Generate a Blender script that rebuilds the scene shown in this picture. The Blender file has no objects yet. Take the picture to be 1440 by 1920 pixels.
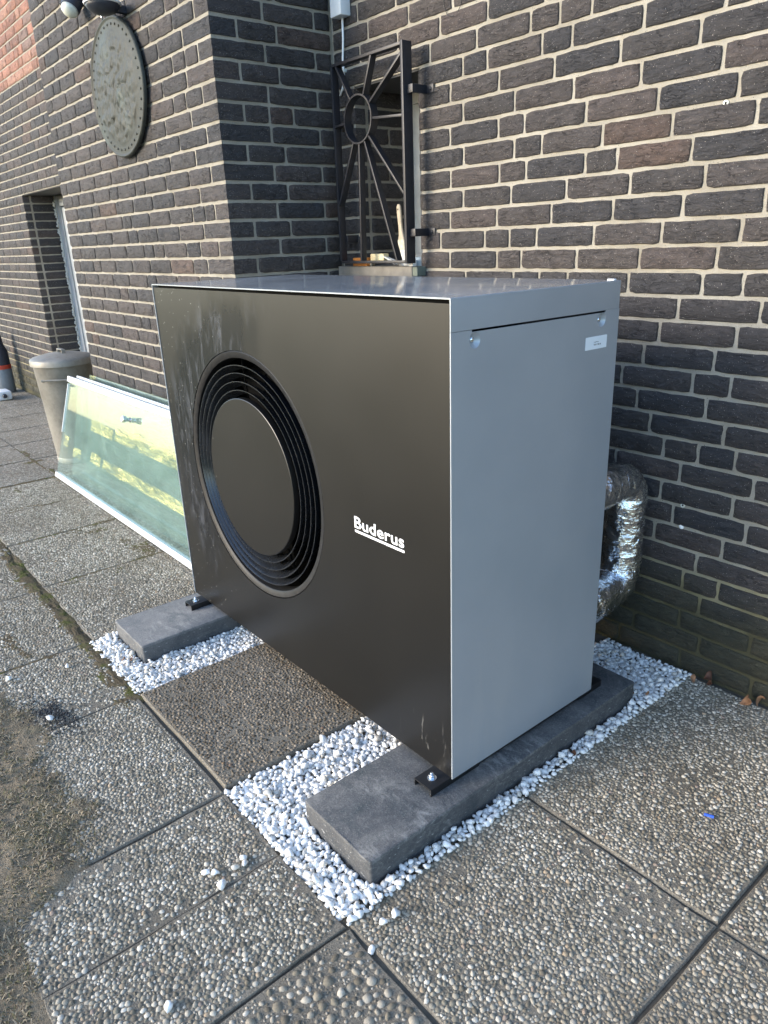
import bpy, bmesh, math, random
import numpy as np
from mathutils import Vector, Matrix, Euler, noise as mnoise

random.seed(7); RNG = np.random.default_rng(7)
scene = bpy.context.scene
COL = scene.collection
R_ = math.radians

# ------------------------------------------------------------------ camera
cam_d = bpy.data.cameras.new('camera'); cam = bpy.data.objects.new('camera', cam_d); COL.objects.link(cam)
CAM = Vector((0.9945, -0.98, 1.2884)); YAW, PITCH, ROLL = 0.8916, 0.3575, -0.0384
_f = Vector((-math.sin(YAW)*math.cos(PITCH), math.cos(YAW)*math.cos(PITCH), -math.sin(PITCH)))
_r = Vector((math.cos(YAW), math.sin(YAW), 0)); _u = _r.cross(_f)
_R = _r*math.cos(ROLL) + _u*math.sin(ROLL); _U = _u*math.cos(ROLL) - _r*math.sin(ROLL)
m = Matrix.Identity(4)
for i in range(3):
    m[i][0], m[i][1], m[i][2], m[i][3] = _R[i], _U[i], -_f[i], CAM[i]
cam.matrix_world = m
cam_d.sensor_fit = 'VERTICAL'; cam_d.sensor_height = 36; cam_d.lens = 1360.6/1920*36
cam_d.clip_end = 2000; cam_d.clip_start = 0.02
scene.camera = cam
_Fn = np.array(_f); _Rn = np.array(_R); _Un = np.array(_U)
def proj(p):                       # pixel on the 1440 x 1920 photograph, for choosing which pieces are built singly
    d = np.asarray(p) - np.array(CAM); z = d @ _Fn
    return 720 + 1360.6*(d @ _Rn)/z, 960 - 1360.6*(d @ _Un)/z, z

# ------------------------------------------------------------------ sky, sun, exposure
SUN_AZ, SUN_EL = R_(24), R_(18)    # azimuth measured from -Y towards -X
S = Vector((-math.sin(SUN_AZ)*math.cos(SUN_EL), -math.cos(SUN_AZ)*math.cos(SUN_EL), math.sin(SUN_EL)))
w = bpy.data.worlds.new('World'); scene.world = w; w.use_nodes = True
wn = w.node_tree.nodes; wl = w.node_tree.links; wn.clear()
sky = wn.new('ShaderNodeTexSky'); sky.sky_type = 'NISHITA'; sky.sun_disc = False
sky.sun_elevation = SUN_EL; sky.sun_rotation = math.pi + SUN_AZ
sky.air_density = 1.0; sky.dust_density = 0.7; sky.ozone_density = 2.2
bg = wn.new('ShaderNodeBackground'); bg.inputs[1].default_value = 0.15
wo = wn.new('ShaderNodeOutputWorld'); wl.new(sky.outputs[0], bg.inputs[0]); wl.new(bg.outputs[0], wo.inputs[0])
sun_d = bpy.data.lights.new('sun', 'SUN'); sun_d.energy = 1.15; sun_d.angle = R_(24); sun_d.color = (1.0, 0.88, 0.72)   # hazy low winter sun
sun = bpy.data.objects.new('sun', sun_d); COL.objects.link(sun); sun.location = (-8, -30, 14)
sun.rotation_euler = (-S).to_track_quat('-Z', 'Y').to_euler()
vs = scene.view_settings; vs.view_transform = 'Standard'; vs.look = 'None'; vs.gamma = 1; vs.exposure = 1.96
vs.use_curve_mapping = False

# ------------------------------------------------------------------ helpers
def link(o): COL.objects.link(o); return o
def tag(o, label=None, cat=None, group=None, kind=None):
    if label: o['label'] = label
    if cat: o['category'] = cat
    if group: o['group'] = group
    if kind: o['kind'] = kind
    return o
def thing(name, loc, label, cat, group=None):
    o = bpy.data.objects.new(name, None); o.location = loc; o.empty_display_size = 0.1; link(o)
    return tag(o, label, cat, group)
def world_loc(o):
    v = Vector((0, 0, 0))
    while o is not None: v += o.location; o = o.parent
    return v
def add(name, me, mat=None, parent=None, smooth=False):
    o = bpy.data.objects.new(name, me); link(o)
    if mat is not None and not me.materials: me.materials.append(mat)
    if parent is not None:
        o.parent = parent; o.location = -world_loc(parent)
    if smooth is True: me.polygons.foreach_set('use_smooth', [True]*len(me.polygons))
    elif smooth:
        me.polygons.foreach_set('use_smooth', [True]*len(me.polygons)); me.set_sharp_from_angle(angle=R_(smooth))
    return o
def mesh(name, v, f):
    me = bpy.data.meshes.new(name); me.from_pydata([tuple(p) for p in v], [], f); me.update(); return me
class MB:
    """collects simple shapes for one mesh"""
    def __init__(s): s.v = []; s.f = []
    def add(s, v, f):
        n = len(s.v); s.v += [tuple(p) for p in v]; s.f += [tuple(i+n for i in q) for q in f]; return s
    def box(s, x0, x1, y0, y1, z0, z1):
        return s.add([(x0,y0,z0),(x1,y0,z0),(x1,y1,z0),(x0,y1,z0),(x0,y0,z1),(x1,y0,z1),(x1,y1,z1),(x0,y1,z1)],
                     [(3,2,1,0),(4,5,6,7),(0,1,5,4),(1,2,6,5),(2,3,7,6),(3,0,4,7)])
    def bar(s, a, b, w, h, up=(0,1,0)):
        a = Vector(a); b = Vector(b); d = (b-a).normalized(); u = Vector(up); sd = d.cross(u).normalized(); u = sd.cross(d)
        vs_ = []
        for p in (a, b):
            for i, j in ((-1,-1),(1,-1),(1,1),(-1,1)): vs_.append(p + sd*(w/2*i) + u*(h/2*j))
        return s.add(vs_, [(3,2,1,0),(4,5,6,7),(0,1,5,4),(1,2,6,5),(2,3,7,6),(3,0,4,7)])
    def tube(s, path, r, n=12, cap=True):
        path = [Vector(p) for p in path]; rs = r if hasattr(r, '__len__') else [r]*len(path)
        ref = None; vs_ = []; k = len(path)
        for i, p in enumerate(path):
            t = (path[min(i+1, k-1)] - path[max(i-1, 0)]).normalized()
            if ref is None:
                ref = Vector((0,0,1)) if abs(t.z) < .9 else Vector((1,0,0))
            a = (ref - t*ref.dot(t)).normalized(); ref = a; b = t.cross(a)
            for j in range(n):
                q = 2*math.pi*j/n; vs_.append(p + (a*math.cos(q) + b*math.sin(q))*rs[i])
        f = [(i*n+j, i*n+(j+1) % n, (i+1)*n+(j+1) % n, (i+1)*n+j) for i in range(k-1) for j in range(n)]
        if cap: f += [tuple(range(n))[::-1], tuple((k-1)*n+j for j in range(n))]
        return s.add(vs_, f)
    def lathe(s, prof, n=48, c=(0,0,0), axis='z', closed=False, cap=True):
        """prof: (radius, height) pairs; axis z up, or y (height runs along +Y)"""
        vs_ = []
        for r, h in prof:
            for j in range(n):
                q = 2*math.pi*j/n
                vs_.append((c[0]+r*math.cos(q), c[1]+r*math.sin(q), c[2]+h) if axis == 'z' else
                           ((c[0]+r*math.cos(q), c[1]+h, c[2]+r*math.sin(q)) if axis == 'y' else (c[0]+h, c[1]+r*math.cos(q), c[2]+r*math.sin(q))))
        k = len(prof); f = []
        for i in range(k if closed else k-1):
            i2 = (i+1) % k
            for j in range(n): f.append((i*n+j, i*n+(j+1) % n, i2*n+(j+1) % n, i2*n+j))
        if not closed and cap:
            if prof[0][0] > 1e-6: f.append(tuple(range(n))[::-1])
            if prof[-1][0] > 1e-6: f.append(tuple((k-1)*n+j for j in range(n)))
        return s.add(vs_, f)
    def build(s, name, mat, parent=None, smooth=False, bevel=0, seg=2):
        me = mesh(name, s.v, s.f)
        bm = bmesh.new(); bm.from_mesh(me)
        bmesh.ops.remove_doubles(bm, verts=bm.verts, dist=1e-6)
        bmesh.ops.recalc_face_normals(bm, faces=bm.faces)
        if bevel:
            es = [e for e in bm.edges if len(e.link_faces) == 2 and e.calc_face_angle(0) > R_(40)]
            bmesh.ops.bevel(bm, geom=es, offset=bevel, segments=seg, profile=.6, affect='EDGES', clamp_overlap=True)
        bm.to_mesh(me); bm.free()
        return add(name, me, mat, parent, smooth or (35 if bevel else False))
def arc(c, r, a0, a1, n, plane='yz'):
    out = []
    for i in range(n+1):
        q = a0 + (a1-a0)*i/n
        d = (r*math.cos(q), r*math.sin(q))
        out.append((c[0], c[1]+d[0], c[2]+d[1]) if plane == 'yz' else (c[0]+d[0], c[1], c[2]+d[1]))
    return out
def fnoise(x, y, z=0.0, s=1.0): return mnoise.noise(Vector((x*s, y*s, z*s)))

# ------------------------------------------------------------------ materials
class NT:
    def __init__(s, name):
        s.m = bpy.data.materials.new(name); s.m.use_nodes = True; s.t = s.m.node_tree; s.n = s.t.nodes; s.n.clear()
        s.out = s.n.new('ShaderNodeOutputMaterial'); s.b = s.n.new('ShaderNodeBsdfPrincipled')
        s.l(s.b.outputs[0], s.out.inputs[0])
    def l(s, a, b): s.t.links.new(a, b)
    def set(s, **k):
        for a, v in k.items():
            i = s.b.inputs[{'col':'Base Color','rough':'Roughness','metal':'Metallic','spec':'Specular IOR Level','normal':'Normal','coat':'Coat Weight','coat_rough':'Coat Roughness','trans':'Transmission Weight','ior':'IOR','alpha':'Alpha','sheen':'Sheen Weight'}[a]]
            if hasattr(v, 'links'): s.l(v, i)
            elif a == 'col' and len(v) == 3: i.default_value = (*v, 1)
            else: i.default_value = v
        return s
    def node(s, t, **k):
        n = s.n.new('ShaderNode'+t)
        for a, v in k.items(): setattr(n, a, v)
        return n
    def coord(s, kind='Object'):
        return s.node('TexCoord').outputs[kind]
    def pos(s): return s.node('NewGeometry').outputs['Position']
    def rnd(s): return s.node('ObjectInfo').outputs['Random']
    def attr(s, name, out='Fac'): 
        n = s.node('Attribute', attribute_name=name); return n.outputs[out]
    def mapping(s, v, scale=(1,1,1), loc=(0,0,0), rot=(0,0,0)):
        n = s.node('Mapping'); s.l(v, n.inputs[0]); n.inputs['Scale'].default_value = scale
        n.inputs['Rotation'].default_value = rot
        if hasattr(loc, 'links'): s.l(loc, n.inputs['Location'])
        else: n.inputs['Location'].default_value = loc
        return n.outputs[0]
    def noise(s, v, scale=5, detail=4, rough=.55, dist=0, out='Fac'):
        n = s.node('TexNoise'); s.l(v, n.inputs['Vector'])
        n.inputs['Scale'].default_value = scale; n.inputs['Detail'].default_value = detail; n.inputs['Roughness'].default_value = rough; n.inputs['Distortion'].default_value = dist
        return n.outputs[out]
    def voro(s, v, scale=50, out='Distance', feature='F1', rand=1.0):
        n = s.node('TexVoronoi', feature=feature); s.l(v, n.inputs['Vector']); n.inputs['Scale'].default_value = scale
        n.inputs['Randomness'].default_value = rand
        return n.outputs[out]
    def ramp(s, f, stops, interp='LINEAR'):
        n = s.node('ValToRGB'); s.l(f, n.inputs[0]); cr = n.color_ramp; cr.interpolation = interp
        while len(cr.elements) < len(stops): cr.elements.new(.5)
        for e, (p, c) in zip(cr.elements, stops):
            e.position = p; e.color = (*c, 1) if hasattr(c, '__len__') else (c, c, c, 1)
        return n.outputs[0]
    def mix(s, f, a, b, mode='MIX'):
        n = s.node('Mix', data_type='RGBA', blend_type=mode)
        for i, v in ((0, f), (6, a), (7, b)):
            if hasattr(v, 'links'): s.l(v, n.inputs[i])
            elif i == 0: n.inputs[0].default_value = v
            else: n.inputs[i].default_value = (*v, 1) if hasattr(v, '__len__') else (v, v, v, 1)
        return n.outputs[2]
    def math(s, op, a, b=0.0, clamp=False):
        n = s.node('Math', operation=op, use_clamp=clamp)
        for i, v in ((0, a), (1, b)):
            if hasattr(v, 'links'): s.l(v, n.inputs[i])
            else: n.inputs[i].default_value = v
        return n.outputs[0]
    def maprange(s, f, a, b, c=0., d=1.):
        n = s.node('MapRange'); s.l(f, n.inputs[0])
        for i, v in enumerate((a, b, c, d)): n.inputs[i+1].default_value = v
        return n.outputs[0]
    def sep(s, v, k):
        n = s.node('SeparateXYZ'); s.l(v, n.inputs[0]); return n.outputs[k]
    def comb(s, a, b, c):
        n = s.node('CombineXYZ')
        for i, v in enumerate((a, b, c)):
            if hasattr(v, 'links'): s.l(v, n.inputs[i])
            else: n.inputs[i].default_value = v
        return n.outputs[0]
    def bump(s, h, strength=.5, dist=.002, prev=None):
        n = s.node('Bump'); s.l(h, n.inputs['Height']); n.inputs['Strength'].default_value = strength; n.inputs['Distance'].default_value = dist
        if prev is not None: s.l(prev, n.inputs['Normal'])
        return n.outputs[0]

def simple(name, col, rough=.5, metal=0., var=.12, scale=30, bump=0., spec=.5):
    t = NT(name); c = t.pos(); n = t.noise(c, scale, 5, .6)
    d = tuple(x*(1-var) for x in col); e = tuple(min(1, x*(1+var)) for x in col)
    t.set(col=t.ramp(n, [(.25, d), (.75, e)]), rough=t.maprange(n, .2, .8, max(0, rough-.07), min(1, rough+.07)), metal=metal, spec=spec)
    if bump: t.set(normal=t.bump(t.noise(c, scale*6, 4, .6), .5, bump))
    return t.m

def brick_mat(name, stops, algae=False, attr=False):
    t = NT(name); r = t.attr('rnd') if attr else t.rnd()
    off = t.comb(t.math('MULTIPLY', r, 37.), t.math('MULTIPLY', r, 91.), t.math('MULTIPLY', r, 53.))
    c = t.mapping(t.pos(), loc=off)
    # world position keeps the grain running along each course
    flow = t.noise(t.mapping(c, (26, 26, 62)), 1.0, 8, .68, 1.1)
    fine = t.noise(c, 330, 3, .7)
    big = t.noise(c, 9, 3, .5)
    base = t.ramp(r, stops, 'CONSTANT')
    col = t.mix(t.maprange(flow, .32, .7, 0, 1), t.mix(1, base, (.68,.68,.70), 'MULTIPLY'), t.mix(1, base, (1.4,1.37,1.34), 'MULTIPLY'))
    col = t.mix(t.maprange(fine, .5, .75, 0, .75), col, t.mix(1, base, (2.2,2.1,2.05), 'MULTIPLY'))
    col = t.mix(t.maprange(big, .45, .7, 0, .3), col, (.056, .048, .044))
    spk = t.voro(c, 330, 'Color'); sd = t.voro(c, 330)
    on = t.math('MULTIPLY', t.math('GREATER_THAN', t.sep(spk, 0), .93), t.math('LESS_THAN', sd, .24))
    col = t.mix(t.math('MULTIPLY', on, .75), col, (.62, .58, .52))
    if algae:
        z = t.sep(t.pos(), 2); zz = t.math('ADD', z, t.math('MULTIPLY', t.noise(t.pos(), 7, 4), .22))
        col = t.mix(t.maprange(zz, .47, .30, 0, .72), col, t.mix(t.noise(t.pos(), 30, 4), (.032, .034, .017), (.07, .066, .036)))
    wth = t.noise(t.pos(), 2.1, 5, .6); col = t.mix(t.maprange(wth, .5, .72, 0, .5), col, t.mix(1, col, (1.45,1.42,1.4), 'MULTIPLY')); col = t.mix(t.maprange(wth, .46, .28, 0, .5), col, t.mix(1, col, (.6,.6,.62), 'MULTIPLY'))
    crk = t.noise(t.mapping(c, (11, 11, 40)), 1.0, 3, .55, 2.2); gate = t.maprange(t.noise(c, 24, 2), .46, .60, 0, 1)
    crack = t.math('SUBTRACT', 1.0, t.math('MULTIPLY', gate, t.maprange(t.math('ABSOLUTE', t.math('SUBTRACT', crk, .5)), 0, .022, 1, 0)))
    col = t.mix(t.math('MULTIPLY', t.math('SUBTRACT', 1.0, crack), .4), col, t.mix(1, col, (.5,.5,.52), 'MULTIPLY'))
    h = t.math('ADD', t.math('MULTIPLY', flow, 1.3), t.math('MULTIPLY', crack, .55))
    nb = t.bump(h, 1., .011); nb = t.bump(fine, .7, .0018, nb)
    t.set(col=col, rough=t.maprange(flow, .3, .7, .62, .9), normal=nb, spec=.45)
    return t.m
DK = [(0, (.046,.042,.042)), (.18, (.058,.051,.050)), (.34, (.037,.036,.039)), (.5, (.061,.053,.051)), (.64, (.049,.045,.045)), (.76, (.041,.039,.041)), (.88, (.068,.056,.053)), (.965, (.080,.057,.048))]
RD = [(0, (.26,.125,.085)), (.25, (.31,.15,.105)), (.5, (.22,.11,.08)), (.7, (.33,.18,.13)), (.9, (.19,.125,.105))]
M = {}
M['brick'] = brick_mat('dark_brick', DK, algae=True); M['brick_a'] = brick_mat('dark_brick_joined', DK, algae=True, attr=True)
M['red'] = brick_mat('red_brick', RD); M['red_a'] = brick_mat('red_brick_joined', RD, attr=True)
def mortar_mat():
    t = NT('mortar'); p = t.pos(); n = t.noise(p, 7, 5, .6); g = t.noise(p, 420, 3, .7); v = t.voro(p, 260, 'Color'); vd = t.voro(p, 260)
    col = t.ramp(n, [(.3, (.32,.295,.25)), (.5, (.39,.365,.315)), (.72, (.46,.435,.385))])
    col = t.mix(t.maprange(g, .35, .65, 0, .6), t.mix(1, col, (.72,.7,.66), 'MULTIPLY'), col)
    pit = t.math('MULTIPLY', t.math('GREATER_THAN', t.sep(v, 0), .95), t.math('LESS_THAN', vd, .3))
    col = t.mix(t.math('MULTIPLY', pit, .8), col, (.06,.055,.05))
    wth = t.noise(p, 1.7, 5, .65); col = t.mix(t.maprange(wth, .5, .3, 0, .55), col, t.mix(1, col, (.66,.64,.60), 'MULTIPLY'))
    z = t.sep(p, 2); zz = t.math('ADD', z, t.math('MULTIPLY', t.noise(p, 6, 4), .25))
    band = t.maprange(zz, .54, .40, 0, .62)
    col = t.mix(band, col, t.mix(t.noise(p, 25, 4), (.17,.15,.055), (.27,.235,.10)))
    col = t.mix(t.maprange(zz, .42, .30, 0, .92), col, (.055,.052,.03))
    h = t.math('ADD', g, t.math('MULTIPLY', t.noise(p, 90, 4, .6), 1.5))
    t.set(col=col, rough=.92, normal=t.bump(h, .8, .0022), spec=.3); return t.m
M['mortar'] = mortar_mat()
M['silver'] = None
def silver_mat(name, rough, dew):
    t = NT(name); p = t.pos(); n = t.noise(p, 5, 4, .5); f = t.noise(p, 900, 2, .5)
    col = t.mix(t.maprange(n, .3, .7, 0, 1), (.365,.40,.44), (.405,.435,.47))
    r = t.maprange(n, .3, .7, rough-.03, rough+.04); nb = t.bump(f, .04, .0004)
    du = t.math('MULTIPLY', t.maprange(t.noise(t.mapping(p, (9, 9, 2.2)), 1.0, 6, .68, .5), .48, .72, 0, .42), t.maprange(t.math('ADD', t.sep(p, 2), t.math('MULTIPLY', t.noise(p, 5, 3), .5)), .75, .30, .12, 1.))
    col = t.mix(du, col, (.50,.50,.49)); r = t.math('ADD', r, t.math('MULTIPLY', du, .3))
    if dew:     # fine droplets of dew that lie on the end of the lid away from the wall opening
        x = t.math('ADD', t.sep(p, 0), t.math('MULTIPLY', t.noise(p, 9, 4), .5))
        mk = t.maprange(x, -.72, -1.0, 0, 1); v = t.voro(p, 210); drop = t.maprange(v, .42, .2, 0, 1)
        hd = t.math('MULTIPLY', drop, mk); nb = t.bump(hd, .9, .002, nb)
        sc = t.maprange(t.noise(t.mapping(p, (3, 22, 3)), 2.4, 5, .65, .8), .58, .72, 0, .5)
        wet = t.math('MULTIPLY', sc, t.maprange(t.sep(p, 1), .34, .05, 0, 1))
        col = t.mix(wet, col, (.72,.72,.70)); r = t.math('ADD', r, t.math('MULTIPLY', wet, .25))
    t.set(col=col, rough=r, metal=.35, spec=.6, normal=nb); return t.m
M['silver'] = silver_mat('silver_paint', .36, False); M['silver_top'] = silver_mat('silver_paint_lid', .13, True)
M['silver_edge'] = simple('silver_sheet_edge', (.78,.80,.82), .3, .6, .05)
def front_mat():
    t = NT('charcoal_front'); p = t.pos(); x = t.sep(p, 0); z = t.sep(p, 2)
    n = t.noise(p, 4, 4, .55)
    # wiped streaks beside the fan: bare dark paint, elsewhere a thin dried film
    dx = t.math('ADD', x, .84); dz = t.math('SUBTRACT', z, .6465)
    rr = t.math('SQRT', t.math('ADD', t.math('MULTIPLY', dx, dx), t.math('MULTIPLY', dz, dz)))
    st = t.noise(t.mapping(p, (16, 1, 3.2)), 1.0, 5, .65, .5)
    side = t.maprange(t.math('ADD', t.math('ADD', x, t.math('MULTIPLY', dz, -.55)), t.math('MULTIPLY', st, .22)), -.78, -.92, 0, 1)
    near = t.maprange(t.math('ADD', rr, t.math('MULTIPLY', st, .16)), .64, .55, 0, 1)
    wiped = t.math('MULTIPLY', t.math('MULTIPLY', side, near), t.math('GREATER_THAN', rr, .3))
    film = t.mix(t.maprange(n, .3, .7, 0, 1), (.0022,.0023,.0026), (.0030,.0031,.0034))
    sm = t.maprange(t.noise(t.mapping(p, (26, 1, 7)), 1.0, 5, .7, .9), .5, .7, 0, 1)
    bare = t.mix(sm, (.007,.0075,.009), (.06,.064,.075))
    col = t.mix(wiped, film, bare)
    # dried white drip spots
    v = t.voro(p, 120, 'Color'); vd = t.voro(p, 120)
    dens = t.maprange(t.math('ADD', x, t.math('MULTIPLY', t.noise(p, 3, 3), .35)), -.80, -1.15, 0, .14)
    sp = t.math('MULTIPLY', t.math('GREATER_THAN', dens, t.sep(v, 0)), t.math('LESS_THAN', vd, .2))
    col = t.mix(t.math('MULTIPLY', sp, .6), col, (.42,.42,.40))
    # scuffs beside the near foot
    sc = t.noise(t.mapping(p, (45, 1, 9), rot=(0, .35, 0)), 1.0, 4, .6, .4)
    scm = t.math('MULTIPLY', t.maprange(sc, .60, .72, 0, .7), t.math('MULTIPLY', t.maprange(z, .24, .15, 0, 1), t.math('MULTIPLY', t.maprange(x, -.20, -.11, 0, 1), t.maprange(x, -.015, -.04, 0, 1))))
    col = t.mix(scm, col, (.32,.31,.29))
    t.set(col=col, rough=t.mix(wiped, t.maprange(n, .3, .7, .37, .40), .27), spec=.29, ior=1.8); return t.m
M['front'] = front_mat()
M['black_plastic'] = simple('black_plastic', (.012,.013,.016), .38, 0, .1, 40)
M['ring'] = simple('louvre_plastic', (.014,.016,.020), .26, 0, .1, 20, 0, .9)
M['rim'] = simple('fan_rim_plastic', (.016,.016,.017), .5, 0, .5, 60, .0003, .3)
M['black_steel'] = simple('black_powder_coat', (.008,.008,.009), .42, 0, .15, 60)
M['gap'] = simple('gap_shade_black', (.004,.004,.004), .95, 0, .1, 40, 0, .1)  # near-black colour standing in for shade in panel gaps and fan cavity
M['zinc'] = simple('zinc_plated_steel', (.72,.76,.80), .22, 1., .1, 60)
M['white_print'] = simple('white_print', (.88,.88,.88), .5, 0, .02)
M['label'] = simple('label_paper', (.78,.82,.86), .55, 0, .03)
M['ink'] = simple('black_ink', (.03,.03,.035), .6, 0, .1)
def plinth_mat(name='anthracite_concrete', pale=0.):
    t = NT(name); p = t.pos(); n = t.noise(p, 14, 8, .72, .6); g = t.noise(p, 240, 4, .75)
    col = t.ramp(n, [(.28, (.032+.10*pale,.044+.10*pale,.048+.1*pale)), (.5, (.085+.13*pale,.085+.13*pale,.087+.13*pale)), (.74, (.15+.15*pale,.147+.15*pale,.14+.15*pale))])
    z = t.sep(p, 2)
    s1 = t.noise(t.mapping(p, (16, 34, 60), rot=(0, 0, .6)), 1.0, 6, .7, 1.4); big = t.maprange(t.noise(p, 5.5, 3), .45, .62, 0, 1)
    col = t.mix(t.math('MULTIPLY', t.maprange(s1, .46, .68, 0, .7), big), col, (.34,.33,.31))
    col = t.mix(t.maprange(g, .54, .70, 0, .6), col, (.25,.24,.225)); col = t.mix(t.maprange(g, .46, .34, 0, .5), col, (.03,.03,.032))
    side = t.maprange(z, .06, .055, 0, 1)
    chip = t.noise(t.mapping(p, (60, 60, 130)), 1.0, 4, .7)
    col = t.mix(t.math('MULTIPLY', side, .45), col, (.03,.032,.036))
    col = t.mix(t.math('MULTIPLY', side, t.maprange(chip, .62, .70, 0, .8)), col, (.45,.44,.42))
    h = t.math('ADD', g, t.math('MULTIPLY', n, 2.))
    t.set(col=col, rough=.78, normal=t.bump(h, .7, .0016)); return t.m
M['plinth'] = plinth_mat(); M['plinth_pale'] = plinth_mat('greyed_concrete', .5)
def slab_mat():
    t = NT('exposed_aggregate_slab'); p = t.pos(); r = t.rnd()
    n = t.noise(p, 3.2, 5, .6); g = t.noise(p, 260, 4, .7)
    v1 = t.voro(p, 78, 'Color'); d1 = t.voro(p, 78); e1 = t.voro(p, 78, 'Distance', 'DISTANCE_TO_EDGE')
    stone = t.ramp(t.sep(v1, 0), [(0, (.21,.185,.15)), (.3, (.31,.28,.23)), (.6, (.40,.365,.31)), (.85, (.52,.48,.41)), (.95, (.30,.22,.15))])
    matrix = t.ramp(n, [(.3, (.15,.13,.10)), (.7, (.225,.20,.16))])
    m_ = t.maprange(e1, .05, .16, 0, 1)
    far = t.mix(m_, matrix, stone)
    # near slabs carry modelled stones, so there the sheet itself is only the cement between them
    near = t.attr('near'); fine = t.mix(t.maprange(g, .35, .7, 0, 1), t.mix(1, matrix, (.6,.6,.6), 'MULTIPLY'), t.mix(1, matrix, (1.7,1.65,1.6), 'MULTIPLY'))
    col = t.mix(near, far, fine)
    col = t.mix(t.maprange(t.noise(p, 1.9, 5, .65), .52, .72, 0, .55), col, t.mix(1, col, (.55,.50,.42), 'MULTIPLY'))
    moss = t.maprange(t.noise(p, 5.3, 6, .7), .64, .72, 0, .8)
    col = t.mix(t.math('MULTIPLY', moss, t.maprange(t.sep(p, 0), -1.2, -2.0, 0, 1)), col, (.07,.065,.02))
    h = t.math('ADD', t.math('MULTIPLY', t.math('MULTIPLY', m_, 1.6), t.math('SUBTRACT', 1.0, near)), g)
    t.set(col=col, rough=.85, normal=t.bump(h, .85, .004), spec=.35); return t.m
M['slab'] = slab_mat()
def agg_mat():
    t = NT('aggregate_stone'); r = t.attr('rnd'); p = t.pos(); tn = t.attr('tone')
    col = t.ramp(r, [(0, (.17,.155,.13)), (.13, (.26,.24,.20)), (.33, (.35,.325,.28)), (.53, (.43,.40,.35)), (.72, (.51,.48,.43)), (.88, (.62,.59,.54)), (.975, (.40,.32,.24)), (.99, (.34,.27,.235))], 'CONSTANT')
    n = t.noise(p, 160, 4, .65); col = t.mix(t.maprange(n, .35, .68, 0, .6), col, t.mix(1, col, (.62,.60,.56), 'MULTIPLY'))
    dirt = t.maprange(t.noise(p, 2.4, 5, .65), .44, .68, 0, .62); col = t.mix(dirt, col, (.19,.158,.118)); col = t.mix(1, col, (1.05,1.0,.91), 'MULTIPLY')
    col = t.mix(tn, col, t.mix(1, col, (.56,.50,.45), 'MULTIPLY'))
    t.set(col=col, rough=.85, normal=t.bump(t.noise(p, 500, 4, .7), .7, .0012), spec=.18); return t.m
M['agg'] = agg_mat()
def pebble_mat(attr):
    t = NT('white_marble_pebble' + ('_joined' if attr else '')); r = t.attr('rnd') if attr else t.rnd(); p = t.pos()
    col = t.ramp(r, [(0, (.70,.69,.665)), (.25, (.78,.765,.735)), (.5, (.84,.82,.785)), (.8, (.70,.68,.645)), (.92, (.60,.55,.47))], 'CONSTANT')
    n = t.noise(p, 190, 5, .6, .6); col = t.mix(t.maprange(n, .55, .75, 0, .3), col, (.5,.5,.51))
    t.set(col=col, rough=.55, normal=t.bump(t.noise(p, 420, 4, .6), .3, .0006), spec=.4); return t.m
M['pebble'] = pebble_mat(False); M['pebble_a'] = pebble_mat(True)
def soil_mat():
    t = NT('trodden_soil'); p = t.pos(); n = t.noise(p, 6, 6, .65); g = t.noise(p, 180, 5, .7)
    col = t.ramp(n, [(.3, (.19,.148,.10)), (.48, (.265,.21,.142)), (.62, (.315,.25,.172)), (.8, (.23,.185,.11))])
    col = t.mix(t.maprange(g, .4, .7, 0, .6), col, t.mix(1, col, (1.6,1.55,1.5), 'MULTIPLY'))
    grn = t.maprange(t.noise(p, 4.1, 5, .6), .56, .70, 0, .55); col = t.mix(grn, col, t.mix(t.noise(p, 220, 3), (.09,.095,.035), (.17,.165,.075)))
    t.set(col=col, rough=.95, normal=t.bump(t.math('ADD', g, t.math('MULTIPLY', t.noise(p, 45, 5, .7), 1.6)), 1., .008), spec=.2); return t.m
M['soil'] = soil_mat()
M['joint'] = simple('joint_dirt', (.095,.08,.06), .95, 0, .4, 40, .004)
def moss_mat():
    t = NT('dry_moss'); p = t.pos(); n = t.noise(p, 14, 5, .65); g = t.noise(p, 420, 4, .7)
    col = t.ramp(n, [(.3, (.20,.15,.095)), (.5, (.26,.205,.13)), (.62, (.19,.19,.07)), (.80, (.22,.24,.06))])
    col = t.mix(t.maprange(g, .35, .7, .0, .7), t.mix(1, col, (.45,.45,.45), 'MULTIPLY'), col)
    t.set(col=col, rough=1., normal=t.bump(g, 1., .006), spec=.1); return t.m
M['moss'] = moss_mat()
M['bed'] = simple('pebble_grit', (.68,.66,.62), .9, 0, .4, 120, .004)
M['grass'] = None
def grass_mat():
    t = NT('grass_blade'); r = t.attr('rnd')
    t.set(col=t.ramp(r, [(0, (.13,.115,.055)), (.2, (.20,.165,.095)), (.45, (.28,.225,.145)), (.72, (.36,.29,.195))], 'CONSTANT'), rough=.75, spec=.25); return t.m
M['grass'] = grass_mat()
def foil_mat():
    t = NT('aluminium_foil'); p = t.pos(); a = t.noise(p, 34, 4, .6, 1.4); v = t.voro(p, 34, 'Distance', 'F1'); v2 = t.voro(t.mapping(p, (1, 1, 2.2)), 60)
    h = t.math('ADD', t.math('MULTIPLY', a, 1.2), t.math('ADD', v, t.math('MULTIPLY', v2, .5)))
    t.set(col=(.80,.82,.84), metal=1., rough=t.maprange(a, .3, .7, .06, .14), normal=t.bump(h, .8, .0045)); return t.m
M['foil'] = foil_mat()
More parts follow.
